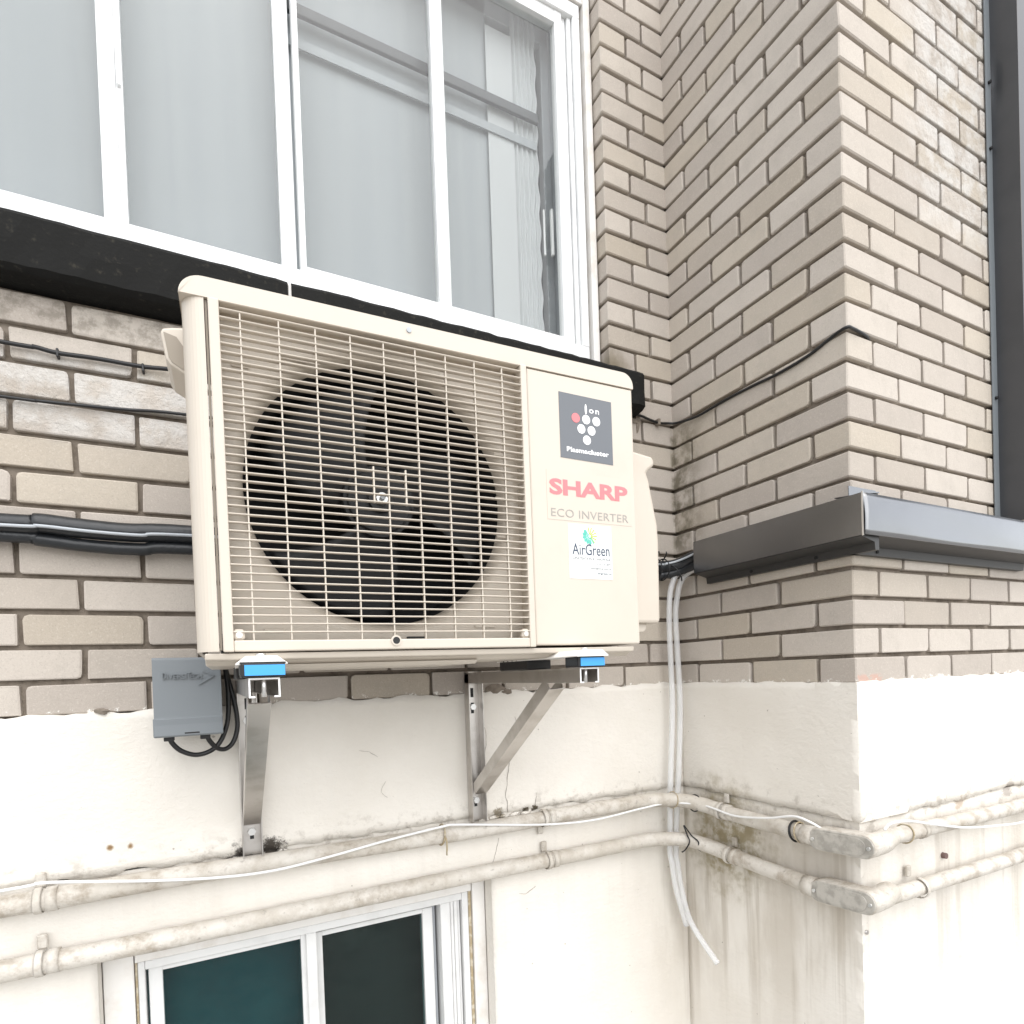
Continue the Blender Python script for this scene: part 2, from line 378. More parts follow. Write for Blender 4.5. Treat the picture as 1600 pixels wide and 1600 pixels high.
NTOP = 31; ZT = zhi(NTOP)+.01
wallA = thing('brick_wall', 'flat beige brick wall holding the big upper window, above the white plaster', 'brick wall', (0.3, 0, -.05))
mb = MB(); mb.box(-.75, XB, .0125, .24, -.05, .80); mb.box(1.083+.012, XB, .0125, .24, .80, ZT)
mb.ob('mortar', 'mortar', wallA)
for nn in range(0, NTOP+1):
    even = nn % 2 == 0
    if nn <= 11:
        j = [(-.3245 if even else -.2265)+.2035*k for k in range(-2, 8)]
        j = [v for v in j if v > -.74 and v < XB-.03]; j = [-.75]+j+[XB+.013]
        for a, b_ in zip(j, j[1:]):
            if b_-a > .03: put_brick(wallA, 'A', a, b_, nn)
    elif nn == 12:      # cut around the end of the stone sill
        put_brick(wallA, 'A', 1.175, XB+.013, nn)
    else:
        jj = 1.18 if even else 1.241
        if nn == 13: put_brick(wallA, 'A', 1.17, 1.241, nn); put_brick(wallA, 'A', 1.241, XB+.013, nn); continue
        put_brick(wallA, 'A', 1.083-GAP, jj, nn, .12, 'corner'); put_brick(wallA, 'A', jj, XB+.013, nn)
pier = thing('brick_pier', 'beige brick pier jutting out on the right, wrapped by dark metal trim', 'brick pier', (1.8, -.3, -.05))
mb = MB(); mb.box(XB+.0125, 2.6, YC+.0125, .24, -.05, ZT+.02); mb.ob('mortar', 'mortar', pier)
for nn in range(0, NTOP+1):
    even = nn % 2 == 0
    yj = [-.476, -.277, -.079, .012] if even else [-.371, -.175, .012]
    for a, b_ in zip(yj, yj[1:]): put_brick(pier, 'B', a, b_, nn)
    xj = [1.518+.2045*k if even else 1.4165+.2045*k for k in range(6)]
    xmax = 2.5 if nn <= 4 else 2.2
    xj = [v for v in xj if v < xmax]
    for a, b_ in zip(xj, xj[1:]): put_brick(pier, 'C', a, b_, nn)
    # corner brick seen from both sides
    if even: put_brick(pier, 'C', XB-GAP, 1.518, nn, .095-GAP, 'corner')
    else: put_brick(pier, 'C', XB-GAP, 1.4165, nn, .20-GAP, 'corner')

# ------------------------------------------------------------------ white plaster
pl = thing('plaster_wall', 'white painted plaster wall below the brickwork, stained under the pipes', 'plaster wall', (.6, 0, -1.7))
def slab(face, u0, u1, z0, z1, base, thick, rag_top=0, rag_bot=0, fixed=(), step=.018, hole=None):
    """rough plaster sheet with its own thickness; base = how far it stands proud of the brick plane (m)"""
    def cuts(a, b_, extra):
        pts = [a]+[e for e in extra if a < e < b_]+[b_]; out = [a]
        for p_, q_ in zip(pts, pts[1:]):
            m_ = max(1, round((q_-p_)/step)); out += [p_+(q_-p_)*k/m_ for k in range(1, m_+1)]
        return out
    us = cuts(u0, u1, hole[:2] if hole else []); zs = cuts(z0, z1, hole[2:] if hole else [])
    nu, nv = len(us)-1, len(zs)-1; mb = MB()
    def P(u, z, d):
        return {'A': (u, -d, z), 'B': (XB-d, u, z), 'C': (u, YC-d, z)}[face]
    V = []
    for i, u in enumerate(us):
        row = []
        for j, z in enumerate(zs):
            q = P(u, z, 0); zz = z
            if j == nv and rag_top: zz += rag_top*(nz(q, 30)*1.2+nz(q, 90)*.6)
            if j == 0 and rag_bot: zz += rag_bot*(nz(q, 22)+nz(q, 75)*.7)
            d = base+.0016*nz(q, 9)+.0009*nz(q, 33)
            e = min(u-u0 if 'lo' in fixed else 9, u1-u if 'hi' in fixed else 9)
            if e < .03: d = base+(d-base)*e/.03
            row.append(mb.b.verts.new(P(u, zz, d)))
        V.append(row)
    def inside(i, j):
        return hole and hole[0]-1e-6 <= us[i] and us[i+1] <= hole[1]+1e-6 and hole[2]-1e-6 <= zs[j] and zs[j+1] <= hole[3]+1e-6
    hv = {}
    def hback(v):
        if v not in hv: hv[v] = mb.b.verts.new((v.co.x, .045, v.co.z))
        return hv[v]
    for i in range(nu):
        for j in range(nv):
            if inside(i, j): continue
            f = mb.b.faces.new((V[i][j], V[i+1][j], V[i+1][j+1], V[i][j+1])); f.smooth = True
            for (di, dj, p_, q_) in ((-1, 0, V[i][j], V[i][j+1]), (1, 0, V[i+1][j], V[i+1][j+1]), (0, -1, V[i][j], V[i+1][j]), (0, 1, V[i][j+1], V[i+1][j+1])):
                a_, b2 = i+di, j+dj
                if hole and 0 <= a_ < nu and 0 <= b2 < nv and inside(a_, b2):
                    mb.b.faces.new((p_, q_, hback(q_), hback(p_)))
    bx = [V[i][0] for i in range(nu+1)]+[V[nu][j] for j in range(1, nv+1)]+[V[i][nv] for i in range(nu-1, -1, -1)]+[V[0][j] for j in range(nv-1, 0, -1)]
    back = []
    if hole: return mb
    for v in bx:
        c = v.co.copy()
        if face == 'A': c.y = thick
        elif face == 'B': c.x = XB+thick
        else: c.y = YC+thick
        back.append(mb.b.verts.new(c))
    k = len(bx)
    for i in range(k): mb.b.faces.new((bx[i], bx[(i+1) % k], back[(i+1) % k], back[i]))
    mb.b.faces.new(back); return mb
Z1, Z2, ZB = -.046, -.372, -1.7
slab('A', -.75, XB+.005, Z2, Z1, .003, .2, .007, .010, ('hi',)).ob('upper_band', 'plaster', pl)
slab('B', YC-.003, .003, Z2, Z1, .003, .2, .004, .006, ('lo', 'hi')).ob('upper_band', 'plaster', pl)
slab('C', XB-.003, 2.6, Z2, Z1, .003, .1, .004, .008, ('lo',)).ob('upper_band', 'plaster', pl)
OX0, OX1, OZT, OZB = -.229, .637, -.53, -1.35
slab('A', -.75, XB+.005, ZB, Z2, -.003, .2, 0, 0, ('hi',), .022, (OX0, OX1, OZB, OZT)).ob('lower_wall', 'plaster', pl)
mb = MB(); mb.box(-.75, OX0-.001, .046, .2, ZB, Z2-.001); mb.box(OX1+.001, XB, .046, .2, ZB, Z2-.001); mb.box(OX0-.0005, OX1+.0005, .0465, .2, OZT+.001, Z2-.001); mb.box(OX0-.0005, OX1+.0005, .0465, .2, ZB, OZB-.001)
mb.ob('wall_core', 'plaster', pl)
slab('B', YC+.003, .003, ZB, Z2, -.003, .2, 0, 0, ('lo', 'hi'), .022).ob('lower_wall', 'plaster', pl)
slab('C', XB+.003, 2.6, ZB, Z2, -.003, .1, 0, 0, ('lo',), .022).ob('lower_wall', 'plaster', pl)
def ribbon(path, w, name='crack'):
    mb = MB(); pp = []
    for a, c in zip(path, path[1:]):
        for k in range(5):
            t = k/5; q = Vector(a).lerp(Vector(c), t); q += Vector((nz(q, 60)*.004, 0, 0)); pp.append(q)
    pp.append(Vector(path[-1])); mb.tube(pp, w, 4, 0, lambda t, p: w*(.45+abs(nz(p, 90))*1.4)); return mb.ob(name, 'crack', pl)
ribbon([(.72, -.0045, -.116), (.734, -.0045, -.152), (.724, -.0045, -.203), (.701, -.0045, -.236), (.692, -.0045, -.278), (.685, -.0045, -.32), (.69, -.0045, -.372)], .0007)
ribbon([(.664, .002, -.439), (.655, .002, -.472), (.642, .002, -.504)], .0007)
ribbon([(.30, -.0045, -.17), (.325, -.0045, -.175), (.345, -.0045, -.19)], .0004); ribbon([(.36, -.0045, -.25), (.35, -.0045, -.275), (.365, -.0045, -.29)], .0004)
ribbon([(.62, -.0045, -.10), (.635, -.0045, -.16), (.628, -.0045, -.22)], .0005); ribbon([(.78, -.0045, -.33), (.775, -.0045, -.365)], .0006)
ribbon([(.72, .002, -.60), (.74, .002, -.605), (.77, .002, -.59)], .0006)
# a broken hole at the foot of the bricks behind the right bracket
def chip(cx, cz, w, h, y, name, mat, parent, dd=.006, k=9):
    mb = MB(); A = [mb.b.verts.new((cx+math.cos(t*2*math.pi/k)*w/2*random.uniform(.7, 1.2), y-dd*random.random(), cz+math.sin(t*2*math.pi/k)*h/2*random.uniform(.6, 1.2))) for t in range(k)]
    B = [mb.b.verts.new((v.co.x*.8+cx*.2, y+.012, v.co.z*.8+cz*.2)) for v in A]
    c0 = mb.b.verts.new((cx, y-dd*1.2, cz))
    for i in range(k): mb.b.faces.new((A[i], A[(i+1) % k], c0)); mb.b.faces.new((A[i], B[i], B[(i+1) % k], A[(i+1) % k]))
    mb.b.faces.new(B[::-1]); return mb.ob(name, mat, parent)
chip(.668, -.038, .055, .034, -.001, 'mortar_lump', 'mortar', wallA); chip(.70, -.046, .035, .016, -.001, 'mortar_lump', 'mortar', wallA)
chip(-.20, -.045, .03, .014, -.002, 'mortar_lump', 'mortar', wallA)
for i in range(7): chip(.62+.03*i, -.383+random.uniform(-.004, .004), .03, .014, -.004, 'plaster_lump', 'plaster', pl, .008)
for i in range(4): chip(.03+.03*i, -.381, .03, .014, -.004, 'plaster_lump', 'plaster', pl, .008)

# ------------------------------------------------------------------ upper window
uw = thing('sliding_window', 'large white framed sliding window above the air conditioner, pale blinds inside', 'window', (.35, .05, .88))
def B(x0, x1, y0, y1, z0, z1, name, mat, parent, bev=.0015):
    return MB().box(x0, x1, y0, y1, z0, z1, bev).ob(name, mat, parent)
WL = -.72; HD = 1.914
B(WL, 1.047, .050, .12, .925, .977, 'bottom_frame', 'frame', uw, .002)
B(WL, 1.047, .050, .12, 1.950, 1.99, 'head_frame', 'frame', uw)
B(1.024, 1.047, .050, .12, .977, 1.95, 'jamb_frame', 'frame', uw)
B(1.009, 1.022, .060, .12, .977, 1.95, 'jamb_track', 'frame', uw)
B(.992, 1.007, .068, .12, .977, 1.95, 'jamb_track', 'frame', uw)
B(1.0465, 1.0555, .075, .12, .925, 1.99, 'sealant', 'casing', uw)
B(1.056, 1.078, .040, .12, .90, 2.14, 'casing', 'casing', uw)
B(1.0785, 1.0825, .052, .12, .90, 2.14, 'sealant', 'sealant', uw, 0)
B(WL, 1.055, .044, .12, 1.992, 2.14, 'casing', 'casing', uw)
def sash(x0, x1, yf, wl, wr, parent, zb=.977, zt=1.950, mat='frame', gl='glass'):
    s = MB().box(x0, x0+wl, yf, yf+.028, zb, zt, .0015); s.box(x1-wr, x1, yf, yf+.028, zb, zt, .0015)
    s.box(x0+wl, x1-wr, yf+.001, yf+.027, zb, zb+.017, .001); s.box(x0+wl, x1-wr, yf+.001, yf+.027, zt-.037, zt, .001)
    f = s.ob('sash', mat, parent)
    sub(MB().box(x0+wl, x1-wr, yf+.014, yf+.018, zb+.017, zt-.037), 'pane', gl, f)
    return f
sash(WL, -.139, .078, .02, .031, uw, .978)
sash(-.1385, .216, .078, .012, .034, uw, .978)
s3 = sash(.2225, .604, .058, .013, .031, uw)
s4 = sash(.6045, .989, .058, .003, .025, uw)
# latches
for (x, y, z0, z1, m_) in ((-.133, .070, 1.28, 1.375, 'frame'), (.962, .10, 1.26, 1.40, 'frame')):
    sub(MB().box(x-.004, x+.004, y, y+.012, z0, z1, .002), 'latch', m_, s4 if x > .9 else s3)
# stone sill: two slabs and the mortar joint between them
def sill(x0, x1, name, mat, rag=.003, yf=-.057, hb=.0):
    mb = MB(); n_ = max(2, int((x1-x0)/.025)); rings = []
    prof = [(.12, .765), (-.018, .765), (-.045, .769), (yf, .777), (yf-.001, .82), (yf, .868), (yf+.006, .876), (.05, .905), (.12, .905)]
    for i in range(n_+1):
        x = x0+(x1-x0)*i/n_; ring = []
        for k, (y, z) in enumerate(prof):
            q = (x, y, z); e = 0 if y > 0 else 1
            yy = y+e*rag*nz(q, 28)+(hb if y < 0 else 0); zz = z+e*rag*.6*nz((x+5, y, z), 40)
            if i in (0, n_) and y < 0: yy += .004
            ring.append(mb.b.verts.new((x, yy, zz)))
        rings.append(ring)
    for A_, B_ in zip(rings, rings[1:]):
        for k in range(len(prof)): mb.b.faces.new((A_[k], A_[(k+1) % len(prof)], B_[(k+1) % len(prof)], B_[k]))
    mb.b.faces.new(rings[0]); mb.b.faces.new(rings[-1][::-1]); return mb.ob(name, mat, uw)
sill(-.75, .176, 'sill_stone', 'stone'); sill(.184, 1.165, 'sill_stone', 'stone'); sill(.1765, .1835, 'sill_joint', 'casing', .001, -.057, .003)
# rough mortar around the sill end
chip(1.178, .79, .02, .16, 0, 'mortar_lump', 'mortar', wallA, .004)
chip(1.165, .755, .05, .02, 0, 'mortar_lump', 'mortar', wallA, .004); chip(1.12, .885, .03, .02, 0, 'mortar_lump', 'mortar', wallA, .004)

# rooms behind the glass
def room(x0, x1, y0, y1, z0, z1, mat, name):
    t = .04; mb = MB(); mb.box(x0, x1, y1, y1+t, z0, z1)
    mb.box(x0-t, x0, y0, y1+t, z0, z1); mb.box(x1, x1+t, y0, y1+t, z0, z1); mb.box(x0-t, x1+t, y0, y1+t, z0-t, z0); mb.box(x0-t, x1+t, y0, y1+t, z1, z1+t)
    o = mb.ob(name, mat); o['kind'] = 'structure'
room(-.74, 1.09, .242, 1.6, .86, 2.16, 'dim', 'upper_room')
bl = thing('roller_blind', 'pale grey fabric blind drawn down behind the upper window', 'blind', (0, .14, .95))
MB().box(-.72, .63, .150, .152, .93, 2.12).ob('fabric', 'blind', bl)
MB().box(.20, .935, .118, .130, 1.656, 1.684, .002).ob('reflected_band', 'bandlabel', bl)  # dark band reflected on the panes, put in as a solid bar
MB().box(.20, .935, .134, .138, 1.588, 1.612).ob('faint_reflected_band', 'blind', bl)  # second, fainter reflected band, put in as a strip
cu_ = thing('curtain', 'white pleated curtain at the right end of the upper window', 'curtain', (.85, .13, .95))
mb = MB(); mb.box(.63, .78, .150, .152, .93, 2.12); mb.ob('flat_cloth', 'blind', cu_)
mb = MB(); mb.box(.775, .86, .140, .1415, .93, 1.90); mb.ob('bright_strip', 'curtain', cu_)
mb = MB()
mb.grid(lambda a, c: (.86+.085*a+.003*math.sin(c*70)*a, .144+.004*math.sin(a*5*2*math.pi)+.002*nz((a*3, c*9, 0), 2), .93+1.1*c), 60, 60, True)
o = mb.ob('pleated_edge', 'curtain', cu_); md = o.modifiers.new('t', 'SOLIDIFY'); md.thickness = .001
B(.968, .995, .15, .18, .93, 2.12, 'inner_frame', 'inner', uw); B(.995, 1.05, .125, .17, .93, 2.12, 'inner_frame', 'inner', uw)
B(WL, 1.05, .15, .20, 1.94, 2.1, 'inner_frame', 'inner', uw)
B(.952, .958, .135, .142, 1.28, 1.42, 'latch', 'frame', uw); B(1.0, 1.008, .112, .124, 1.30, 1.44, 'latch', 'frame', uw)

# ------------------------------------------------------------------ lower window
lw = thing('basement_window', 'small white sliding window with dark panes, set in the plaster below the pipes', 'window', (.2, .06, -1.3))
cz = OZB+.002
B(OX0+.001, OX0+.055, .048, .12, cz, OZT-.002, 'casing', 'casing', lw); B(.600, OX1-.001, .048, .12, cz, OZT-.002, 'casing', 'casing', lw)
B(OX0+.057, .598, .050, .12, -.583, OZT-.002, 'casing', 'casing', lw)
B(-.1725, -.1685, .056, .12, cz, -.585, 'sealant', 'sealant', lw, 0); B(.5905, .5985, .056, .12, cz, -.585, 'sealant', 'sealant', lw, 0)
B(-.168, -.155, .056, .12, cz, -.585, 'jamb_frame', 'framegrey', lw); B(.572, .590, .056, .12, cz, -.585, 'jamb_frame', 'framegrey', lw)
B(-.1545, .5715, .056, .12, -.604, -.585, 'head_frame', 'framegrey', lw)
B(.5405, .5485, .060, .12, cz, -.6045, 'jamb_track', 'framegrey', lw); B(.5505, .561, .063, .12, cz, -.6045, 'jamb_track', 'framegrey', lw); B(.5625, .5695, .068, .12, cz, -.6045, 'jamb_track', 'framegrey', lw)
B(.512, .5395, .060, .12, cz, -.6045, 'jamb_frame', 'framegrey', lw)
B(.499, .5065, .090, .11, cz, -.6045, 'jamb_track', 'inner', lw)
def sash2(x0, x1, yf, wl, wr, zt, col, gl):
    s = MB().box(x0, x0+wl, yf, yf+.025, cz, zt, .0012); s.box(x1-wr, x1, yf, yf+.025, cz, zt, .0012)
    s.box(x0+wl, x1-wr, yf+.001, yf+.024, zt-.012, zt, .001); s.box(x0+wl, x1-wr, yf+.001, yf+.024, cz, cz+.02, .001)
    f = s.ob('sash', 'framegrey', lw)
    sub(MB().box(x0+wl, x1-wr, yf+.010, yf+.013, cz+.02, zt-.012), 'pane', gl, f); return f
sash2(-.150, .180, .068, .026, .019, -.6055, 0, 'glass_dark'); sash2(.183, .498, .085, .030, .028, -.617, 0, 'glass_dark')
B(.172, .196, .058, .070, cz, -.6048, 'meeting_stile', 'framegrey', lw)
room(OX0, OX1, .205, .9, OZB, OZT, 'dim', 'lower_room')
o = MB().box(OX0+.01, .172, .125, .13, OZB+.01, -.56).ob('curtain', 'teal'); tag(o, 'teal cloth hanging behind the left pane of the basement window', 'curtain')
o = MB().box(.176, .56, .16, .165, OZB+.01, -.56).ob('curtain', 'slate'); tag(o, 'dark slate cloth behind the right pane of the basement window', 'curtain')

# ------------------------------------------------------------------ metal trim and duct on the pier
tr = thing('pipe_cover', 'horizontal dark grey sheet metal box wrapped around the brick pier corner', 'metal cover', (1.3, -.6, .25))
prof = [(0, .372), (.062, .365), (.062, .274), (.060, .272), (.016, .262), (.014, .245), (0, .245)]
mb = MB(); mb.prism([(XB-p_, z_) for p_, z_ in ((0, .372), (.062, .365), (.062, .274), (.0605, .274), (.0605, .3625), (0, .3695))], 'y', -.137, YC-.0632); mb.ob('side_length', 'darkmetal', tr)
mb = MB(); mb.prism([(XB-p_, z_) for p_, z_ in ((0, .3690), (.060, .362), (.060, .272), (.016, .262), (.014, .245), (0, .245))], 'y', -.1385, YC-.060); mb.ob('inner_flange', 'shadesheet', tr)
mb = MB()
mb.grid(lambda a, c: (1.2575+1.35*a, YC-.0635-.0045*(1-c)-.0022*math.sin(a*17+c)*math.sin(c*math.pi)-.0015*math.sin(c*math.pi)*(1-a), .274+.091*c), 90, 8, True)
o = mb.ob('front_length', 'darkmetal', tr); md = o.modifiers.new('t', 'SOLIDIFY'); md.thickness = .0015; md.offset = -1
mb = MB(); mb.prism([(YC-.0615, .363), (YC+.002, .371), (YC+.002, .369), (YC-.0615, .361)], 'x', 1.26, 2.6)
mb.prism([(YC-.0615, .276), (YC-.016, .263), (YC-.014, .245), (YC+.002, .245), (YC+.002, .247), (YC-.012, .247), (YC-.014, .265), (YC-.0615, .278)], 'x', 1.305, 2.08)
mb.ob('inner_flange', 'shadesheet', tr)
mb = MB(); mb.box(1.262, 1.3605, YC-.030, YC-.0285, .366, .389); mb.ob('loose_tab', 'darkmetal', tr)
mb = MB(); mb.box(1.2550, 1.2560, YC-.0655, YC-.0615, .272, .367); mb.ob('seam', 'zinc', tr)
for (y) in (-.30, -.49): MB().cyl((XB-.0175, y, .254), (XB-.012, y, .254), .004, 10).ob('screw', 'black', tr)
MB().cyl((1.385, YC-.0175, .254), (1.385, YC-.012, .254), .004, 10).ob('screw', 'black', tr)
dc = thing('metal_duct', 'tall upright dark grey metal duct on the right side of the brick pier', 'duct', (2.03, -.6, .37))
mb = MB(); mb.box(1.952, 1.979, YC-.0045, YC-.0025, .371, 2.3); mb.ob('side_flange', 'greybox', dc)
mb = MB(); y0 = YC-.066
def duct(a, c):
    z = .371+1.93*c; dz = z-1.585
    dent = .006*math.exp(-((dz)/.05)**2)*math.exp(-((a-.15)/.18)**2)
    return (1.979+dent+.0008*math.sin(z*9), YC-.004+(y0-YC+.004)*a, z)
mb.grid(duct, 8, 120, True); mb.grid(lambda a, c: (1.979+.16*a, y0-.0003, .371+1.93*c), 4, 30, True); mb.ob('sheet', 'ductsheet', dc)
for z in (1.585, 1.405, .72): MB().cyl((1.966, YC-.011, z), (1.966, YC-.005, z), .0045, 10).ob('screw', 'rubber', dc)

# ------------------------------------------------------------------ conduits
def conduit(z, label, name, sag, ya, dr=0., zc=-.407):
    t = thing(name, label, 'conduit', (.4, -.03, z))
    r = .0205
    path = [(-.76, ya, z+.002), (-.4, ya, z), (-.1, ya+.001, z+sag), (.25, ya, z), (.6, ya-.001, z-sag), (.9, ya, z), (1.05, ya-.001, z), (1.13, ya-.006, z+.002), (1.20, ya-.030, z+.001), (1.245, -.072-.01, z-.003), (1.272, -.115-.01, z-.010),
            (1.285, -.165, z-.017), (1.288, -.21, z-.021), (1.288, -.32, z-.023-dr*.5), (1.288, -.455, z-.024-dr)]
    MB().tube(path, r, 18, 8, lambda q, p: r*(1+.055*nz(p, 13)+.03*nz(p, 40))).ob('pipe', 'conduit', t)
    zz = z-.026-dr
    def tilt(o):
        for v in o.data.vertices: v.co.z += -(v.co.y+t.location.y+.48)*.07
        return o
    # corner fitting
    mb = MB(); k = 14; A_ = []
    L0, L1, hh = -.474, -.634, .0270
    prof = [(L0-hh*.9+hh*math.cos(R(a)), hh*math.sin(R(a))) for a in range(-90, 91, 15)]+[(L1+hh+hh*math.cos(R(a)), hh*math.sin(R(a))) for a in range(90, 271, 15)]
    mb = MB(); mb.prism([(u, zz+w) for u, w in prof], 'x', 1.271, 1.312)
    tilt(mb.ob('elbow_body', 'conduit', t, .004))
    mb = MB(); mb.prism([(u*.985+(-.0082), zz+w*.92) for u, w in prof], 'x', 1.2675, 1.2712)
    cv = tilt(mb.ob('cover', 'fitting', t, .0015))
    mb = MB(); mb.prism([((u+.554)*.76-.554, zz+w*.74) for u, w in prof], 'x', 1.2655, 1.2678); tilt(sub(mb, 'raised_plate', 'fitting', cv, .001))
    for yy in (-.486, -.622): tilt(sub(MB().cyl((1.2645, yy, zz), (1.268, yy, zz), .0045, 10), 'screw', 'zinc', cv))
    MB().tube([(1.288, -.448, zz), (1.288, -.480, zz)], .0245, 18, 0).ob('collar', 'conduit', t)
    MB().tube([(1.298, -.607, zz+.009), (1.335, -.609, zz+.011), (1.362, -.604, zz+.014), (1.375, -.603, zc)], .026, 18, 4, lambda q, p: .0262-.0030*q).ob('elbow_neck', 'conduit', t)
    MB().tube([(1.36, -.603, zc), (1.6, -.602, zc-.004), (1.8, -.602, zc-.008), (2.2, -.602, zc-.012), (2.6, -.602, zc-.015)], .019, 18, 6, lambda q, p: .0185*(1+.03*nz(p, 15))).ob('pipe', 'conduit', t)
    return t
def strap(t, ax, u, z, off, lug=1, mat='conduit', r=.0225):
    mb = MB(); pts = []
    for a in range(-100, 101, 20):
        d, w = r*math.cos(R(a)), r*math.sin(R(a)); pts.append((d, w))
    pth = [{'A': (u, off-d, z+w), 'B': (XB+off-d, u, z+w), 'C': (u, YC+off-d, z+w)}[ax] for d, w in pts]
    mb.tube(pth, .007, 6, 0, None, .22)
    tip = {'A': [(u, -.010, z+lug*.020), (u, -.006, z+lug*.047)], 'B': [(XB-.010, u, z+lug*.020), (XB-.006, u, z+lug*.047)], 'C': [(u, YC-.010, z+lug*.020), (u, YC-.006, z+lug*.047)]}[ax]
    t0, t1 = tip
    if ax == 'B': mb.box(t0[0]-.001, t0[0]+.007, u-.008, u+.008, min(t0[2], t1[2]), max(t0[2], t1[2]), .002)
    else: mb.box(u-.008, u+.008, t0[1]-.001, t0[1]+.007, min(t0[2], t1[2]), max(t0[2], t1[2]), .002)
    q = tip[1]; e = {'A': (0, -.006, 0), 'B': (-.006, 0, 0), 'C': (0, -.006, 0)}[ax]; q = Vector(q)-Vector((0, 0, lug*.007))
    mb.cyl(q, q+Vector(e), .0045, 8); mb.ob('strap', mat, t)
cu1 = conduit(-.396, 'upper of the two white painted pipes crossing the plaster wall', 'conduit_pipe', .003, -.026)
cu2 = conduit(-.514, 'lower of the two white painted pipes crossing the plaster wall', 'conduit_pipe', -.002, -.026, .007, -.545)
for (t, ax, u, z, lug) in ((cu1, 'A', -.309, -.395, 1), (cu2, 'A', -.311, -.513, 1), (cu1, 'A', .787, -.397, -1), (cu2, 'A', .796, -.514, 1),
                           (cu1, 'B', -.183, -.416, 1), (cu2, 'B', -.208, -.537, 1), (cu2, 'C', 1.491, -.548, 1)):
    strap(t, ax, u, z, {'A': -.026, 'B': -.030, 'C': -.031}[ax], lug, 'conduit', .0235)
    if ax != 'C': 
        k_ = .012
        pth = {'A': ((u+k_, -.026, z), (u+k_+.018, -.026, z)), 'B': ((XB-.030, u-k_, z), (XB-.030, u-k_-.018, z))}[ax]
        MB().tube(pth, .0228, 18, 0).ob('coupling', 'conduit', t)
MB().tube([(1.495, -.602, -.410), (1.512, -.602, -.410)], .0205, 18, 0).ob('coupling', 'conduit', cu1)
def loop(ax, u, z, off, r, rw, mat, name, label, tail=0):
    pth = []
    for a in range(0, 361, 20):
        d, w = r*math.cos(R(a)), r*math.sin(R(a)); sl = .004*math.sin(R(a))
        pth.append({'A': (u+sl, off-d, z+w), 'B': (XB+off-d, u+sl, z+w), 'C': (u+sl, YC+off-d, z+w)}[ax])
    if tail:
        pth += [tuple(Vector(pth[-1])+Vector((.004, -.002, tail*.3))), tuple(Vector(pth[-1])+Vector((.002, -.004, tail)))]
    o = MB().tube(pth, rw, 6, 2).ob(name, mat); o.location = (0, 0, 0); return tag(o, label, 'tie')
loop('A', .492, -.396, -.026, .025, .0022, 'sealant', 'cable_tie', 'tan tie on upper pipe below the right bracket, tail hanging', -.045)
loop('B', -.425, -.420, -.030, .0245, .0030, 'rubber', 'cable_tie', 'black tie next to the upper corner fitting')
loop('B', -.438, -.420, -.030, .0240, .0022, 'sealant', 'cable_tie', 'thin brown tie beside the upper corner fitting')
loop('C', 1.437, -.409, -.031, .0215, .0018, 'sealant', 'cable_tie', 'tan wire tie on the upper pipe just right of the pier corner')
loop('A', 1.215, -.396, -.062, .024, .0016, 'sealant', 'cable_tie', 'brown tie upright on the upper pipe at the inner corner', .0)
loop('A', 1.262, -.404, -.105, .024, .0020, 'rubber', 'cable_tie', 'black tie on the upper pipe bend at the inner corner')
o = MB().tube([(1.232, -.088, -.47), (1.236, -.098, -.498), (1.231, -.112, -.513), (1.226, -.100, -.538), (1.215, -.095, -.546)], .002, 6, 4).ob('cable_tie', 'rubber')
tag(o, 'left black tie of the inverted V on the lower pipe', 'tie')
o = MB().tube([(1.234, -.088, -.47), (1.246, -.104, -.498), (1.250, -.128, -.513), (1.254, -.120, -.535), (1.268, -.118, -.545)], .002, 6, 4).ob('cable_tie', 'rubber')
tag(o, 'right black tie of the inverted V on the lower pipe', 'tie')
o = MB().cyl((1.66, YC+.01, -.508), (1.66, YC-.008, -.507), .0085, 12, .0075).ob('pipe_plug', 'rust'); tag(o, 'small dark red plug above the lower pipe on the front plaster', 'plug')
o = MB().cyl((1.335, YC+.01, -.632), (1.335, YC-.001, -.632), .0055, 8).ob('wall_screw', 'steel'); tag(o, 'old screw near the plaster corner under the lower pipe', 'screw')

# thin white cable draped over the upper pipe
cA = [(-.76, -.052, -.362), (-.357, -.052, -.359), (-.302, -.052, -.356), (-.235, -.052, -.366), (-.133, -.052, -.384), (-.009, -.053, -.401), (.102, -.053, -.406), (.223, -.052, -.396), (.34, -.052, -.382), (.483, -.051, -.370), (.534, -.051, -.372), (.772, -.052, -.407), (.937, -.053, -.418), (1.097, -.053, -.409), (1.19, -.066, -.402), (1.235, -.10, -.402), (1.261, -.140, -.404), (1.262, -.18, -.406), (1.262, -.259, -.412), (1.262, -.363, -.396), (1.262, -.439, -.376), (1.268, -.477, -.382), (1.285, -.50, -.398)]
o = MB().tube(cA, .0030, 7, 6).ob('white_cable', 'whitewire'); tag(o, 'thin white cable draped along the upper pipe left of the pier corner', 'cable')
cC = [(1.322, -.624, -.378), (1.345, -.626, -.366), (1.413, -.626, -.371), (1.517, -.626, -.394), (1.658, -.626, -.423), (1.813, -.626, -.441), (1.949, -.626, -.451), (2.2, -.626, -.45), (2.5, -.625, -.43)]
o = MB().tube(cC, .0030, 7, 6).ob('white_cable', 'whitewire'); tag(o, 'thin white cable sagging over the upper pipe right of the pier corner', 'cable')

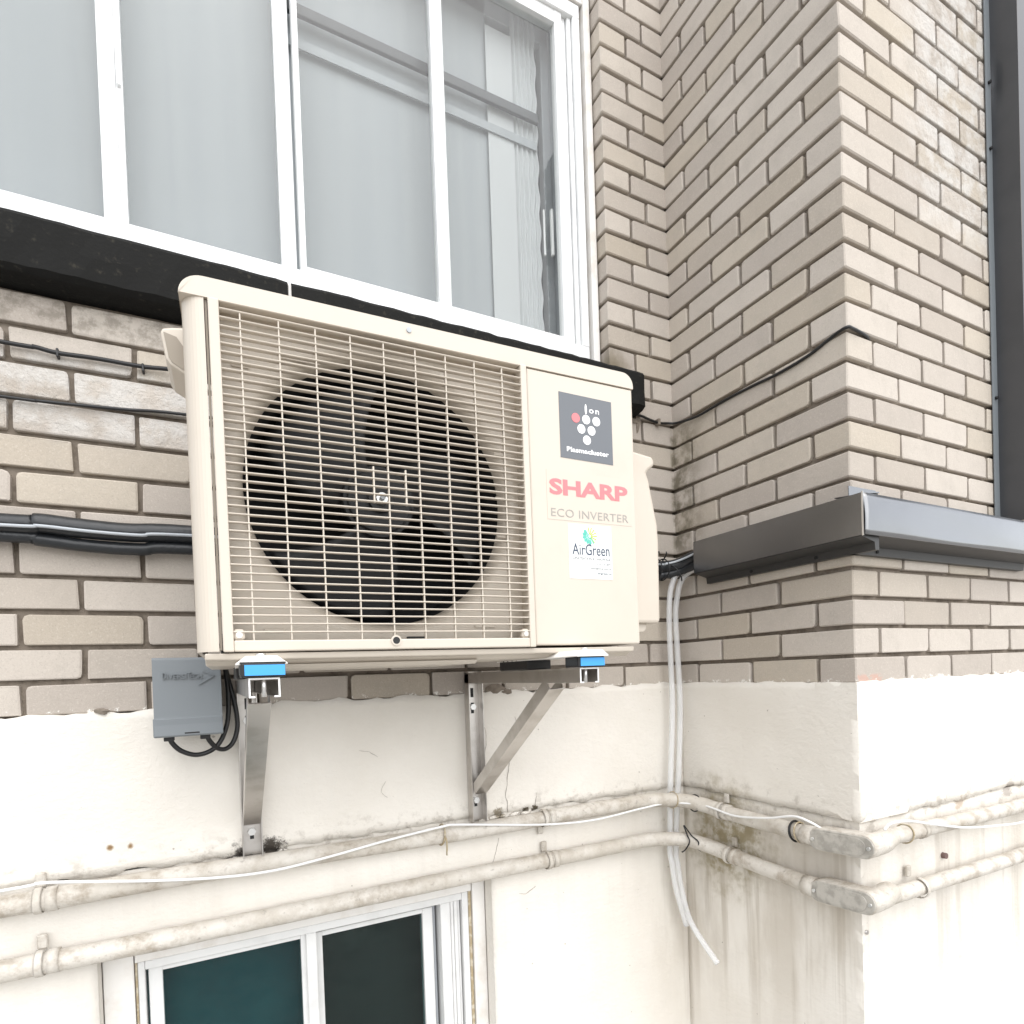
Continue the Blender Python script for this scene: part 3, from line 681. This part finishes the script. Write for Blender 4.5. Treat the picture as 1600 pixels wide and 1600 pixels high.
# ------------------------------------------------------------------ clear drain tubes
t1 = [(1.298, -.16, .318), (1.298, -.105, .314), (1.288, -.072, .306), (1.268, -.052, .285), (1.252, -.045, .248), (1.245, -.042, .195), (1.243, -.041, .10), (1.246, -.040, -.109), (1.234, -.038, -.305), (1.229, -.036, -.40), (1.228, -.034, -.48), (1.225, -.033, -.56), (1.226, -.04, -.60), (1.236, -.044, -.68), (1.270, -.046, -.795)]
t2 = [(1.300, -.16, .300), (1.298, -.110, .297), (1.293, -.078, .289), (1.287, -.052, .268), (1.279, -.042, .226), (1.274, -.036, .166), (1.278, -.034, .067), (1.285, -.032, -.112), (1.274, -.030, -.31), (1.262, -.030, -.428), (1.252, -.030, -.56), (1.250, -.036, -.60), (1.258, -.048, -.70), (1.274, -.066, -.785), (1.285, -.155, -.872)]
o = MB().tube(t1, .0085, 12, 8).ob('drain_tube', 'tube'); tag(o, 'clear hanging tube in the inner corner, the left and shorter one', 'tube', 'clear drain tubes')
o = MB().tube(t2, .0088, 12, 8).ob('drain_tube', 'tube'); tag(o, 'clear hanging tube in the inner corner with pink tinge, ending lower right', 'tube', 'clear drain tubes')

# ------------------------------------------------------------------ black pipe bundle and loose cables
o = MB().tube([(-.8, -.034, .312), (-.338, -.032, .309), (-.282, -.033, .313), (-.223, -.033, .309), (-.141, -.032, .307), (-.04, -.033, .311), (.3, -.033, .31), (.8, -.034, .306), (1.15, -.034, .307), (1.23, -.040, .308), (1.272, -.066, .316), (1.287, -.11, .330), (1.288, -.2, .330)], .0185, 16, 8, lambda q, p: .0185*(1+.05*nz(p, 12))).ob('insulated_hose', 'foam'); tag(o, 'thick black insulated hose running behind the air conditioner', 'hose')
o = MB().tube([(-.8, -.026, .282), (-.339, -.026, .288), (-.283, -.026, .284), (-.205, -.027, .277), (-.121, -.027, .276), (-.042, -.027, .283), (.4, -.027, .28), (1.15, -.027, .281), (1.22, -.034, .284), (1.268, -.058, .292), (1.285, -.10, .302), (1.287, -.2, .31)], .0125, 12, 8).ob('insulated_hose', 'foam'); tag(o, 'thinner black hose tucked below the thick one behind the air conditioner', 'hose')
o = MB().tube([(-.8, -.053, .300), (-.334, -.0535, .301), (-.279, -.0535, .304), (-.201, -.053, .300), (-.118, -.052, .299), (-.04, -.052, .305), (.5, -.053, .31), (1.15, -.054, .312), (1.22, -.062, .314), (1.258, -.085, .324), (1.268, -.14, .336)], .0032, 7, 6).ob('grey_wire', 'greywire'); tag(o, 'thin grey wire lying along the black hoses', 'cable')
for x_, l_ in ((1.196, 'left black tie around the hoses right of the air conditioner'), (1.225, 'second black tie around the hoses, touching the clear tubes')):
    pth = [(x_, -.034+.031*math.cos(R(a))-.004, .300+.032*math.sin(R(a))) for a in range(0, 361, 24)]+[(x_+.003, -.05, .338), (x_+.002, -.055, .352)]
    tag(MB().tube(pth, .002, 6, 2).ob('cable_tie', 'rubber'), l_, 'tie')
tag(MB().tube([(1.238, -.062, .31), (1.243, -.082, .295), (1.252, -.088, .272), (1.262, -.08, .262)], .002, 6, 4).ob('cable_tie', 'rubber'), 'black tie crossing the top bend of the left clear tube', 'tie')
k1 = thing('black_cable', 'black cable with little clips, high on the brick left of the air conditioner', 'cable', (-.1, -.01, .65))
MB().tube([(-.8, -.010, .656), (-.331, -.010, .652), (-.283, -.011, .653), (-.245, -.011, .649), (-.184, -.010, .652), (-.109, -.010, .652), (-.064, -.012, .655), (-.041, -.020, .652), (-.030, -.06, .635), (-.02, -.11, .60)], .0042, 8, 6).ob('wire', 'cable', k1)
for x_ in (-.245, -.105): MB().box(x_-.0022, x_+.0022, -.015, .004, .641, .657, .001).ob('clip', 'cable', k1)
o = MB().tube([(-.8, -.008, .548), (-.334, -.008, .551), (-.278, -.009, .552), (-.208, -.008, .556), (-.134, -.007, .561), (-.038, -.008, .568), (.3, -.008, .575)], .0033, 8, 6).ob('black_cable', 'cable'); tag(o, 'second black cable from the top on the brick left of the air conditioner', 'cable')
o = MB().tube([(.9, -.008, .79), (1.12, -.010, .772), (1.182, -.010, .770), (1.216, -.010, .764), (1.254, -.010, .760), (1.290, -.014, .763), (1.307, -.035, .759), (1.312, -.116, .748), (1.314, -.214, .7515), (1.315, -.313, .749), (1.314, -.385, .744), (1.314, -.474, .747), (1.314, -.54, .7605), (1.309, -.576, .760), (1.330, -.577, .762), (1.39, -.570, .762), (1.42, -.558, .762)], .0038, 8, 6).ob('black_cable', 'cable'); tag(o, 'black cable running from the sill end across the brick pier in a mortar joint', 'cable')
tag(MB().box(1.248, 1.258, -.016, .002, .752, .772, .002).ob('cable_clip', 'mortar'), 'small grey clip holding the cable at the inner corner', 'clip')

# ------------------------------------------------------------------ air conditioner
ac = thing('air_conditioner', 'beige outdoor air conditioner with a large fan grille on wall brackets', 'air conditioner', (.37, -.475, .3), None, (0, -.003, -.026), True)
def P(mb, name, mat='beige', parent=None, bev=0): return mb.ob(name, mat, parent or ac, bev)
XL, XR, ZBt, ZTp = -.392, .392, -.254, .285
# left side shell with its rounded front corner
o_ = [(XL, .268)]+[(-.364+.028*math.cos(R(a)), .028+.028*math.sin(R(a))) for a in range(180, 271, 10)]+[(-.3625, 0), (-.3625, .006)]
i_ = [(-.364+.022*math.cos(R(a)), .028+.022*math.sin(R(a))) for a in range(265, 179, -14)]+[(-.386, .268)]
me = MB().prism(o_+i_, 'z', ZBt+.002, .2565); sh = P(me, 'left_panel')
for f in sh.data.polygons: f.use_smooth = False
# top cover, rounded shoulders
pr = [(XL-.002, .256)]+[(XL-.002+.032-.032*math.cos(R(a)), ZTp-.030+.030*math.sin(R(a))) for a in range(0, 91, 10)]+[(XR+.002-.024+.024*math.sin(R(a)), ZTp-.024+.024*math.cos(R(a))) for a in range(0, 91, 10)]+[(XR+.002, .256)]
mb = MB(); mb.prism(pr, 'y', -.0015, .27); P(mb, 'top_cover', bev=.004)
P(MB().box(.1565, XR, 0, .268, -.250, .2545, .003, 2), 'right_panel')
P(MB().box(-.358, .1555, .262, .268, ZBt+.003, .255), 'back_panel', 'black')
mb = MB(); mb.box(-.3615, -.3585, .004, .02, ZBt+.004, .255); P(mb, 'panel_gap', 'recess')
# base pan: stepped underside
mb = MB(); mb.prism([(.004, -.2545), (.268, -.2545), (.268, -.272), (.03, -.272), (.018, -.266), (.006, -.264)], 'x', XL+.010, XR-.012); P(mb, 'base_pan', bev=.002)
P(MB().prism([(.022, -.2722), (.25, -.2722), (.25, -.279), (.034, -.279)], 'x', -.33, .05), 'base_rib', bev=.002)
# grille frame
OXa, OXb, OZa, OZb = -.343, .142, -.236, .259
gf = MB(); gf.box(-.3575, OXa, -.005, .014, ZBt+.001, .2562, .002, 2); gf.box(OXb, .1545, -.005, .014, ZBt+.001, .2562, .002, 2)
gf.box(OXa, OXb, -.0045, .0135, ZBt+.0015, OZa, .002, 2); gf.box(OXa, OXb, -.003, .0135, .2495+.0045, .2562, .001)
grille = P(gf, 'fan_grille')
hb = MB(); hb.prism([(-.0040, -.0008), (-.0045, 0), (-.0040, .0008), (-.003, .0012), (.0045, .0009), (.0045, -.0009), (-.003, -.0012)], 'x', OXa, OXb)
hm = hb.mesh('grille_bar', 'beige')
nb = 40; dz = (OZb-.003-OZa)/nb
for i in range(1, nb):
    o = bpy.data.objects.new('grille_bar', hm); C.objects.link(o); o.parent = grille; o.location = (0, 0, OZa+dz*i)
vb = MB().box(-.0011, .0011, -.0030, .0035, OZa, OZa+dz*(nb-1)+.0015, .0005).mesh('grille_bar', 'beige')
for k in range(9):
    o = bpy.data.objects.new('grille_bar', vb); C.objects.link(o); o.parent = grille; o.location = (-.316+.0527*k, 0, 0)
vs = MB().box(-.0013, .0013, -.0032, .0035, -.0165, .0415, .0005).mesh('grille_bar', 'beige')
for x_ in (-.1292, -.0764):
    o = bpy.data.objects.new('grille_bar', vs); C.objects.link(o); o.parent = grille; o.location = (x_, 0, 0)
# shroud with bell mouth
FC = (-.101, .012)
mb = MB(); N = 72; outer = []
def sq(a):
    c, s_ = math.cos(a), math.sin(a); hx0, hx1, hz0, hz1 = -.352-FC[0], .150-FC[0], -.25-FC[1], .262-FC[1]
    t = 1e9
    if c > 1e-6: t = min(t, hx1/c)
    if c < -1e-6: t = min(t, hx0/c)
    if s_ > 1e-6: t = min(t, hz1/s_)
    if s_ < -1e-6: t = min(t, hz0/s_)
    return (FC[0]+c*t, FC[1]+s_*t)
rings = []
# exact corners are kept by snapping the nearest spoke
angs = [2*math.pi*i/N for i in range(N)]
for (cx, cz_) in ((-.352, -.25), (.150, -.25), (.150, .262), (-.352, .262)):
    a = math.atan2(cz_-FC[1], cx-FC[0]) % (2*math.pi); j = min(range(N), key=lambda q: abs(angs[q]-a)); angs[j] = a
rings.append([mb.b.verts.new((sq(a)[0], .034, sq(a)[1])) for a in angs])
for (rr, yy) in ((.243, .034), (.236, .035), (.229, .039), (.223, .047), (.220, .058), (.2195, .064)):
    def rad(a, rr=rr):
        s0 = math.hypot(sq(a)[0]-FC[0], sq(a)[1]-FC[1]); return min(rr, s0-.0005)
    rings.append([mb.b.verts.new((FC[0]+rad(a)*math.cos(a), yy, FC[1]+rad(a)*math.sin(a))) for a in angs])
for ri, (A_, B_) in enumerate(zip(rings, rings[1:])):
    for i in range(N):
        f = mb.b.faces.new((A_[i], A_[(i+1) % N], B_[(i+1) % N], B_[i])); f.smooth = ri > 0
P(mb, 'shroud')
mb = MB(); mb.grid(lambda a, c: (FC[0]+.2196*math.cos(a*2*math.pi), .0645+.165*c, FC[1]+.2196*math.sin(a*2*math.pi)), 60, 2, True); P(mb, 'dark_inside_liner', 'black')  # added black tube standing in for the unlit inside of the casing
mb = MB()    # sunk channels pressed in the corners of the shroud, and its side walls
mb.box(-.3535, -.3505, .006, .040, -.252, .256); mb.box(.148, .151, .006, .040, -.252, .256); mb.box(-.35, .148, .008, .040, -.253, -.2505)
P(mb, 'shroud_rim')
for (x0, x1, z0, z1) in ((-.33, -.305, .18, .186), (-.26, -.20, .205, .211), (-.30, -.27, -.222, -.216), (.05, .09, -.215, -.209), (.10, .125, -.05, -.045), (.10, .125, .10, .105), (.10, .125, .02, .025)):
    P(MB().box(x0, x1, .031, .0335, z0, z1, .0008), 'shroud_rib')
P(MB().box(-.34, .14, .235, .24, -.24, .25), 'heat_exchanger', 'black')
fan = P(MB().tube([(FC[0], .085, FC[1]), (FC[0], .13, FC[1])], .062, 40, 0), 'fan', 'fan')
sub(MB().tube([(FC[0], .078, FC[1]), (FC[0], .086, FC[1])], .056, 40, 0), 'hub', 'fan', fan, .003)
sub(MB().tube([(FC[0], .070, FC[1]), (FC[0], .079, FC[1])], .022, 24, 0), 'hub_boss', 'rubber', fan, .001)
sub(MB().tube([(FC[0], .062, FC[1]), (FC[0], .072, FC[1])], .0105, 20, 0), 'nut', 'zinc', fan, .001)
sub(MB().tube([(FC[0], .054, FC[1]), (FC[0], .063, FC[1])], .0045, 14, 0), 'shaft', 'greywire', fan)
for k in range(3):
    a0 = R(100+120*k); mb = MB()
    def bl_(u, v, a0=a0):
        r_ = .055+.153*u; a = a0+R(8+78*v)*(1-.12*u)-R(20)*u; return (FC[0]+r_*math.cos(a), .085+.045*v+.01*u, FC[1]+r_*math.sin(a))
    mb.grid(bl_, 12, 12, True); o = sub(mb, 'blade', 'fan', fan); md = o.modifiers.new('t', 'SOLIDIFY'); md.thickness = .003
# corner tabs with screws, centre hole, slots
for x_ in (-.3355, .1345):
    P(MB().box(x_-.0075, x_+.0075, -.003, .012, -.236, -.2195, .003), 'screw_tab')
    P(MB().cyl((x_, -.0045, -.2285), (x_, -.002, -.2285), .0045, 16), 'screw', 'steel')
P(MB().tube([(-.104, -.0065, -.2385), (-.104, .002, -.2385)], .0085, 24, 0), 'hole_ring')
P(MB().tube([(-.104, -.0069, -.2385), (-.104, .0, -.2385)], .0058, 20, 0), 'hole', 'rubber')
P(MB().box(-.076, -.044, .028, .0332, -.2335, -.2300), 'slot', 'rubber')
P(MB().tube([(-.061, -.0035, .2735), (-.061, -.001, .2735)], .0042, 16, 0, lambda q, p: .0042), 'screw', 'greywire')
# right hand valve cover with its grip, left hand handle, foot rails
mb = MB(); mb.prism([(.390, .187), (.400, .186), (.515, .172), (.523, .165), (.522, .152), (.505, .140), (.500, .133), (.506, .118), (.526, .02), (.528, -.02), (.525, -.195), (.519, -.199), (.390, -.199)], 'y', .095, .235); P(mb, 'valve_cover', bev=.006)
mb = MB(); mb.prism([(.390, -.197), (.50, -.197), (.497, -.214), (.488, -.219), (.39, -.219)], 'y', .11, .22); P(mb, 'valve_cover_foot', bev=.004)
mb = MB(); mb.prism([(-.388, .262), (-.410, .258), (-.424, .254), (-.426, .246), (-.420, .208), (-.414, .199), (-.388, .184)], 'y', .10, .20)
P(mb, 'handle', bev=.004)
mb = MB(); mb.prism([(-.394, .228), (-.404, .243), (-.4215, .2475), (-.416, .210), (-.412, .203), (-.394, .192)], 'y', .0985, .1002); P(mb, 'handle_recess', 'recess')
for x_ in (-.310, .226):
    mb = MB(); mb.prism([(-.028, -.2695), (-.006, -.2695), (-.006, -.2625), (-.028, -.2625)], 'x', x_-.026, x_+.026)
    fo = P(MB().prism([(x_-.033, -.2745), (x_+.033, -.2745), (x_+.033, -.2725), (x_+.020, -.2625), (x_-.020, -.2625), (x_-.033, -.2725)], 'y', -.080, .262), 'foot_rail', 'foot', bev=.001)
    P(MB().tube([(x_, -.052, -.2615), (x_, -.052, -.2585)], .007, 6, 0), 'foot_bolt', 'zinc')
# labels
ion = P(MB().prism([(.2225, .1010), (.3405, .0995), (.3405, .2215), (.2225, .2230)], 'y', -.0007, .0005), 'black_label', 'charcoal')
ion['label'] = 'dark grey square sticker with white dots and the words Ion Plasmacluster'
def disc(x, z, r, mat, name, parent, y=-.0012, n=24):
    o = MB().tube([(x, y, z), (x, -.0006, z)], r, n, 0).ob(name, mat, None); o.parent = parent
for (x, z, m_) in ((.2580, .1790, 'red'), (.2812, .1790, 'white'), (.3042, .1785, 'white'), (.2697, .1597, 'white'), (.2925, .1592, 'white'), (.2815, .1400, 'white')):
    disc(x, z, .0088, m_, 'dot', ion)
mb = MB(); mb.prism([(.2812+.0024*math.sin(R(a)), .1985+.0098*math.cos(R(a))) for a in range(0, 360, 20)], 'y', -.0011, -.0006); o = mb.ob('lettering', 'white'); o.parent = ion
text('on', 'lettering', 'white', ion, .2885, .1925, .0225, .0080, -.0008, .01, spacing=1.25)
text('Plasmacluster', 'lettering', 'white', ion, .2360, .1135, .0945, .0092, -.0008, .035, spacing=1.05)
lb = P(MB().box(.190, .381, -.0005, .0002, -.0165, .0745), 'name_label', 'palelabel')
text('SHARP', 'lettering', 'red', lb, .1955, .0300, .1770, .0300, -.0006, .036, spacing=.98)
text('ECO INVERTER', 'lettering', 'greytext', lb, .1975, -.0105, .1745, .0150, -.0006, -.004, spacing=1.05)
st = P(MB().box(.2330, .3300, -.0008, .0002, -.1245, -.0215), 'installer_sticker', 'sticker', bev=.0002)
text('AirGreen', 'lettering', 'navy', st, .2400, -.0795, .0845, .0215, -.0009, .006)
text('CLIMATISATION & CHAUFFAGE', 'lettering', 'faint', st, .2365, -.0885, .0900, .0050, -.0009, .0)
text('514 316 2875', 'lettering', 'faint', st, .2945, -.0975, .0320, .0042, -.0009)
text('sales@airgreen.ca', 'lettering', 'faint', st, .2790, -.1065, .0475, .0048, -.0009)
text('airgreen.ca', 'lettering', 'navy', st, .2950, -.1165, .0325, .0052, -.0009)
ec = Vector((.2800, 0, -.0425)); mbm, mbl = MB(), MB()
def spoke(mb, a, r0, r1, w):
    d = Vector((math.cos(a), 0, math.sin(a))); nrm = Vector((-d.z, 0, d.x))*w/2
    q = [ec+d*r0-nrm*.6, ec+d*r1-nrm, ec+d*r1+nrm, ec+d*r0+nrm*.6]
    mb.prism([(v.x, v.z) for v in q], 'y', -.0013, -.0007)
for i, a in enumerate(range(-50, 125, 25)): spoke(mbl, R(a), .003, .0165, .0024)
for i, a in enumerate(range(140, 305, 27)): spoke(mbm, R(a), .003, .0165, .0024)
for a in (140, 167, 194, 221, 248, 275):
    spoke(mbm, R(a+9), .008, .0150, .0016); spoke(mbm, R(a-9), .008, .0150, .0016)
for mb, m_ in ((mbl, 'lime'), (mbm, 'mint')):
    o = mb.ob('emblem', m_); o.parent = st

# ------------------------------------------------------------------ brackets and pads
def bracket(xc, label):
    t = thing('wall_bracket', label, 'bracket', (xc, 0, -.37), 'steel wall brackets under the air conditioner')
    w = .020; x0, x1 = xc-w, xc+w
    mb = MB(); mb.box(x0, x1, -.008, -.005, -.378, .010); mb.box(x0, x0+.0025, -.036, -.008, -.378, .010); mb.box(x1-.0025, x1, -.036, -.008, -.378, .010)
    up_r = mb.ob('upright', 'steel', t, .0006)
    for z, h in ((-.045, .012), (-.085, .014), (-.33, .012)):
        sub(MB().box(xc-.004, xc+.004, -.0088, -.0082, z-h, z+h), 'slot', 'rubber', up_r)
    for z in (-.082, -.325): sub(MB().tube([(xc, -.0165, z), (xc, -.008, z)], .0085, 6, 0), 'bolt', 'zinc', up_r)
    mb = MB(); ye = -.545; z1, z0 = .0065, -.0205
    mb.box(x0, x1, ye, -.008, z1-.0025, z1); mb.box(x0, x0+.0025, ye, -.008, z0, z1-.0025); mb.box(x1-.0025, x1, ye, -.008, z0, z1-.0025)
    mb.box(x0+.0025, x0+.008, ye, -.008, z0, z0+.0025); mb.box(x1-.008, x1-.0025, ye, -.008, z0, z0+.0025)
    mb.ob('arm', 'steel', t, .0005)
    sub(MB().tube([(xc, ye+.012, -.02), (xc, ye+.012, .010)], .0035, 10, 0), 'threaded_rod', 'zinc', t.children[-1] if False else up_r)
    # raw cut edges, their glint painted on as white strips
    mb = MB(); e = ye-.0006
    for q in ((x0, x1, z1-.0022, z1), (x0, x0+.0022, z0, z1-.0022), (x1-.0022, x1, z0, z1-.0022), (x0+.0022, x0+.008, z0, z0+.0022), (x1-.008, x1-.0022, z0, z0+.0022)):
        mb.box(q[0], q[1], e-.0006, e+.0004, q[2], q[3])
    mb.ob('cut_edge', 'white', t)
    # diagonal brace: channel whose web faces down and out
    A_ = Vector((xc, -.425, -.022)); B_ = Vector((xc, -.037, -.292)); d = (B_-A_).normalized(); nrm = Vector((0, d.z, -d.y)).normalized()
    if nrm.z > 0: nrm = -nrm
    mb = MB(); wv = w-.003
    def slabb(u0, u1, n0, n1):
        v = []
        for P_ in (A_, B_):
            for (u, q) in ((u0, n0), (u1, n0), (u1, n1), (u0, n1)): v.append(mb.b.verts.new(P_+Vector((u, 0, 0))+nrm*q))
        for f in ((0, 1, 2, 3), (7, 6, 5, 4), (0, 4, 5, 1), (1, 5, 6, 2), (2, 6, 7, 3), (3, 7, 4, 0)): mb.b.faces.new([v[i] for i in f])
    slabb(-wv, wv, .0105, .013); slabb(-wv, -wv+.0025, -.014, .0105); slabb(wv-.0025, wv, -.014, .0105); slabb(-wv+.0025, -wv+.008, -.014, -.0115)
    mb.ob('brace', 'steel', t, .0005)
    return t
bracket(.061, 'left steel wall bracket, next to the grey electrical box')
bracket(.596, 'right steel wall bracket, carrying the lettered side of the unit')
def pad(xc, y0, y1, blue, label):
    t = thing('rubber_pad', label, 'rubber pad', (xc, (y0+y1)/2, .012), 'black rubber pads between bracket and unit')
    MB().box(xc-.028, xc+.028, y0, y1, .0072, .0268, .002, 2).ob('block', 'rubber', t)
    if blue:
        MB().box(xc-.0235, xc+.0275, y0-.0012, y0-.0002, .0098, .0242).ob('blue_label', 'blue', t)
        MB().box(xc-.0288, xc-.0280, y0+.004, y1-.004, .0110, .0240).ob('side_label', 'bandlabel', t)
        text('DIVERSITECH', 'lettering', 'blue', t, 0, 0, .03, .003, 0).data.transform(Matrix.Rotation(-math.pi/2, 4, 'Z') @ Matrix.Translation((-.015, 0, 0))) if False else None
    mb = MB()
    for k in range(6): mb.box(xc-.029, xc+.029, y0+.002+k*(y1-y0)/6.2, y0+.005+k*(y1-y0)/6.2, .0262, .0282)
    mb.ob('ribs', 'rubber', t)
pad(.060, -.552, -.50, True, 'blue faced rubber pad on the left bracket end')
pad(.597, -.552, -.508, True, 'blue faced rubber pad on the right bracket end')
pad(.597, -.365, -.235, False, 'plain black rubber pad in the middle of the right bracket arm')
pad(.060, -.365, -.235, False, 'plain black rubber pad further back on the left bracket arm')

# ------------------------------------------------------------------ electrical box
eb = thing('disconnect_box', 'grey electrical box with raised lettering below the left end of the air conditioner', 'electrical box', (-.046, -.05, -.1))
MB().box(-.104, .010, -.086, -.002, -.062, .053, .002, 2).ob('back_box', 'greybox', eb)
mb = MB(); mb.prism([(-.088, .055), (-.100, .0545), (-.1015, .05), (-.1045, -.06), (-.108, -.097), (-.104, -.098), (-.088, -.060)], 'x', -.1055, .0125); mb.box(-.1075, .0128, -.106, -.06, -.0995, -.062, .0015)
cvr = mb.ob('cover', 'greybox', eb, .0012)
e_ = text('D', 'lettering', 'greybox', eb, -.0885+.046, .0125+.1, .0060, .0135, -.1040+.05, .0, .0026)
text('IVERSI', 'lettering', 'greybox', eb, -.0808+.046, .0125+.1, .0330, .0100, -.1040+.05, .0, .0026)
text('T', 'lettering', 'greybox', eb, -.0470+.046, .0120+.1, .0072, .0135, -.1040+.05, .0, .0026)
text('ECH', 'lettering', 'greybox', eb, -.0408+.046, .0120+.1, .0190, .0100, -.1040+.05, .0, .0026)
mb = MB()
def bar(a, c, w):
    a, c = Vector(a), Vector(c); d = (c-a).normalized(); nr = Vector((-d.y, d.x))*w/2
    mb.prism([((a-nr).x, (a-nr).y), ((c-nr*.6).x, (c-nr*.6).y), ((c+nr*.6).x, (c+nr*.6).y), ((a+nr).x, (a+nr).y)], 'y', -.1062, -.1030)
bar((-.0195, .0275), (.0005, .0175), .0024); bar((-.0285, .0005), (.0005, .0175), .0024); mb.ob('arrow_mark', 'greybox', eb)
MB().box(-.055, -.029, -.1082, -.1068, -.0945, -.0915, .0006).ob('latch_slot', 'rubber', eb)
for x_ in (-.083, -.020):
    MB().box(x_-.009, x_+.009, -.088, -.070, -.1085, -.0985, .001).ob('cable_gland', 'rubber', eb)
o = MB().tube([(-.081, -.078, -.100), (-.079, -.078, -.112), (-.064, -.074, -.130), (-.038, -.070, -.141), (-.011, -.066, -.135), (.008, -.062, -.116), (.022, -.058, -.075), (.025, -.052, -.015), (.020, -.060, .051), (.02, -.09, .10)], .0048, 10, 8).ob('power_cable', 'cable'); tag(o, 'black cable looping from the left gland of the grey box', 'cable')
o = MB().tube([(-.018, -.078, -.100), (-.013, -.074, -.114), (0, -.064, -.131), (.016, -.056, -.135), (.031, -.050, -.122), (.040, -.048, -.09), (.037, -.048, -.043), (.026, -.050, .011), (.020, -.052, .052), (.02, -.08, .10)], .0048, 10, 8).ob('power_cable', 'cable'); tag(o, 'black cable looping from the right gland of the grey box', 'cable')

# tidy helper properties
for o in bpy.data.objects:
    if 'off' in o.keys(): del o['off']
